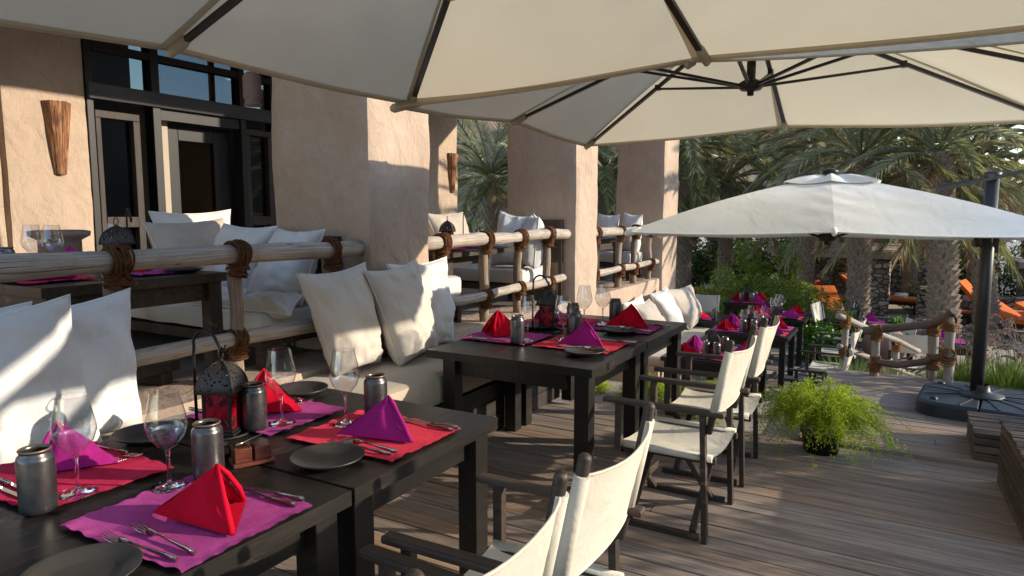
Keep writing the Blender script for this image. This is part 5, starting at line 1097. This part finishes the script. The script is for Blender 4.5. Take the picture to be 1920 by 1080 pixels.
# ------------------------------------------------------------------ stone shelter, walls, loungers, pots
sh = thing('stone_shelter', (0,0,-.9), 'flat-roofed dry-stone shelter with square pillars behind the palm trunks', 'shelter')
for x, y, h in ((-2.55,21.2,1.45),(-1.55,21.6,1.45),(-.52,19.9,1.42),(-2.1,23.3,1.45)):
    o = rough_box((x-.24,y-.24,-.1),(x+.24,y+.24,h), .07, .05, .06, seed=x*3).build('stone_pillar', M['stone'], sh)
b = rough_box((-3.1,19.5,1.44),(-.1,23.8,1.6), .15, .02, .03, seed=8); b.build('flat_roof', M['palm_bark'], sh)
for k in range(26): b = MB(); b.tube([(-3.3+.01*k, 19.5+k*.17, 1.62+.01*(k%3)), (0.05-.03*(k%4), 19.55+k*.17, 1.63+.012*(k%2))], .045, 6); b.build('roof_pole', M['palm_bark'], sh)
rough_box((-3.2,23.6,-.1),(1.2,24.0,1.05), .12, .06, .05, seed=12).build('stone_wall', M['stone'], sh)
w = thing('stone_wall', (0,0,-.9), 'low dry-stone wall left of the leaning palm and behind the loungers', 'wall'); rough_box((.75,19.6,-.1),(5.4,20.0,.62), .1, .06, .05, seed=14).build('wall', M['stone'], w); rough_box((.35,19.3,-.1),(.85,20.1,.8), .1, .06, .05, seed=15).build('wall_end', M['stone'], w)
sh2 = thing('garden_hut', (3.4,21.4,-.9), 'flat stone roofed hut at the right edge beyond the parasol pole', 'hut'); rough_box((-.7,-.6,-.1),(1.7,1.4,1.25), .12, .06, .05, seed=16).build('wall', M['stone'], sh2); rough_box((-.95,-.85,1.26),(1.95,1.6,1.42), .12, .03, .03, seed=17).build('roof', M['flagstone'], sh2)
pth = MB(); pth.grid(lambda u, v: (lambda x, y: (x, y, g_h(x, y)+.012))(-.3 + 2.2*u + .5*math.sin(v*3), 17.2+6.*v), 14, 30); tag(pth.build('path', M['flagstone']), kind='structure')
pool = MB(); pool.box((1.9,9.6,-1.2),(6,14.5,-.78)); 
wm = NT('pool_water', .06, .5); wm.col((.06,.13,.14)); wm.bump(wm.noise(wm.coord(), 6., 3), .3, .03)
tag(pool.build('pool', wm.m), kind='structure')
def lounger(x, y, z, rz, label, back=35, s=1.):
    t = thing('sun_lounger', (x, y, z), label, 'sun lounger', 'orange cushioned sun loungers on the sand', rz); t.scale = (s,)*3
    b = MB(); b.box((-.95,-.33,.20),(.62,.33,.27)); b.build('frame', M['frame_wood'], t, .01)
    for sx in (-.85,.5):
        for sy in (-.27,.27): b = MB(); b.box((sx-.03,sy-.03,0),(sx+.03,sy+.03,.20)); b.build('leg', M['frame_wood'], t)
    rough_box((-.95,-.31,.275),(.25,.31,.36), .06, .035, .01, seed=int(x*9)).build('seat_pad', M['orange_fabric'], t)
    bk = rough_box((0,-.31,0),(.78,.31,.09), .06, .035, .01, seed=int(x*7)).build('back_pad', M['orange_fabric'], t); bk.location = (.25,0,.29); bk.rotation_euler = (0, -R(back), 0)
    b = MB()
    for k in range(3): b.tube([(-.62,-.13+.13*k,.405),(-.38,-.13+.13*k,.405)], .045, 10)
    tag(b.build('towel', M['towel'], t)); return t
lounger(2.3, 17.6, -.9, R(150), 'nearest orange sun lounger with raised back and rolled towel, right of the parasol pole', 32, 1.15)
lounger(2.0, 18.8, -.9, R(165), 'darker orange lounger behind the nearest one, its backrest upright by the pole', 48, 1.15)
lounger(3.1, 16.9, -.9, R(150), 'orange lounger cut off at the right edge', 25, 1.15)
lounger(1.35, 19.0, -.9, R(165), 'orange lounger pad visible between two palm trunks', 30, .9)
lounger(-1.55, 20.6, -.9, R(175), 'orange lounger in the stone shelter with a steep back', 50, .95)
lounger(-1.35, 18.0, -.9, R(120), 'orange lounger back in front of the left palm trunk', 40, .95)
lounger(-.55, 20.8, -.9, R(170), 'orange lounger mostly hidden by the left palm trunk', 40, 1.1)
lounger(-4.4, 20.4, -.9, R(10), 'dark red-orange lounger left of the green bush', 30, 1.1)
def pot(x, y, z, r, h, label, mat='terracotta'):
    t = thing('clay_urn', (x, y, z), label, 'pot'); b = MB(); b.lathe([(0,0),(r*.55,0),(r*.9,h*.35),(r,h*.6),(r*.8,h*.85),(r*.6,h*.93),(r*.72,h),(r*.6,h),(r*.5,h*.9),(0,h*.85)], 20); b.build('urn_body', M[mat], t); return t
pot(-.22, 13.1, -.95, .34, .75, 'large pale clay urn behind the deck end railing'); pot(1.18, 13.6, -.9, .2, .34, 'small dark terracotta jug on the sand right of the parasol pole'); pot(-.05, 11.5, -1.0, .2, .5, 'tall terracotta pot under the sloping handrail')
bpy.context.view_layer.update()
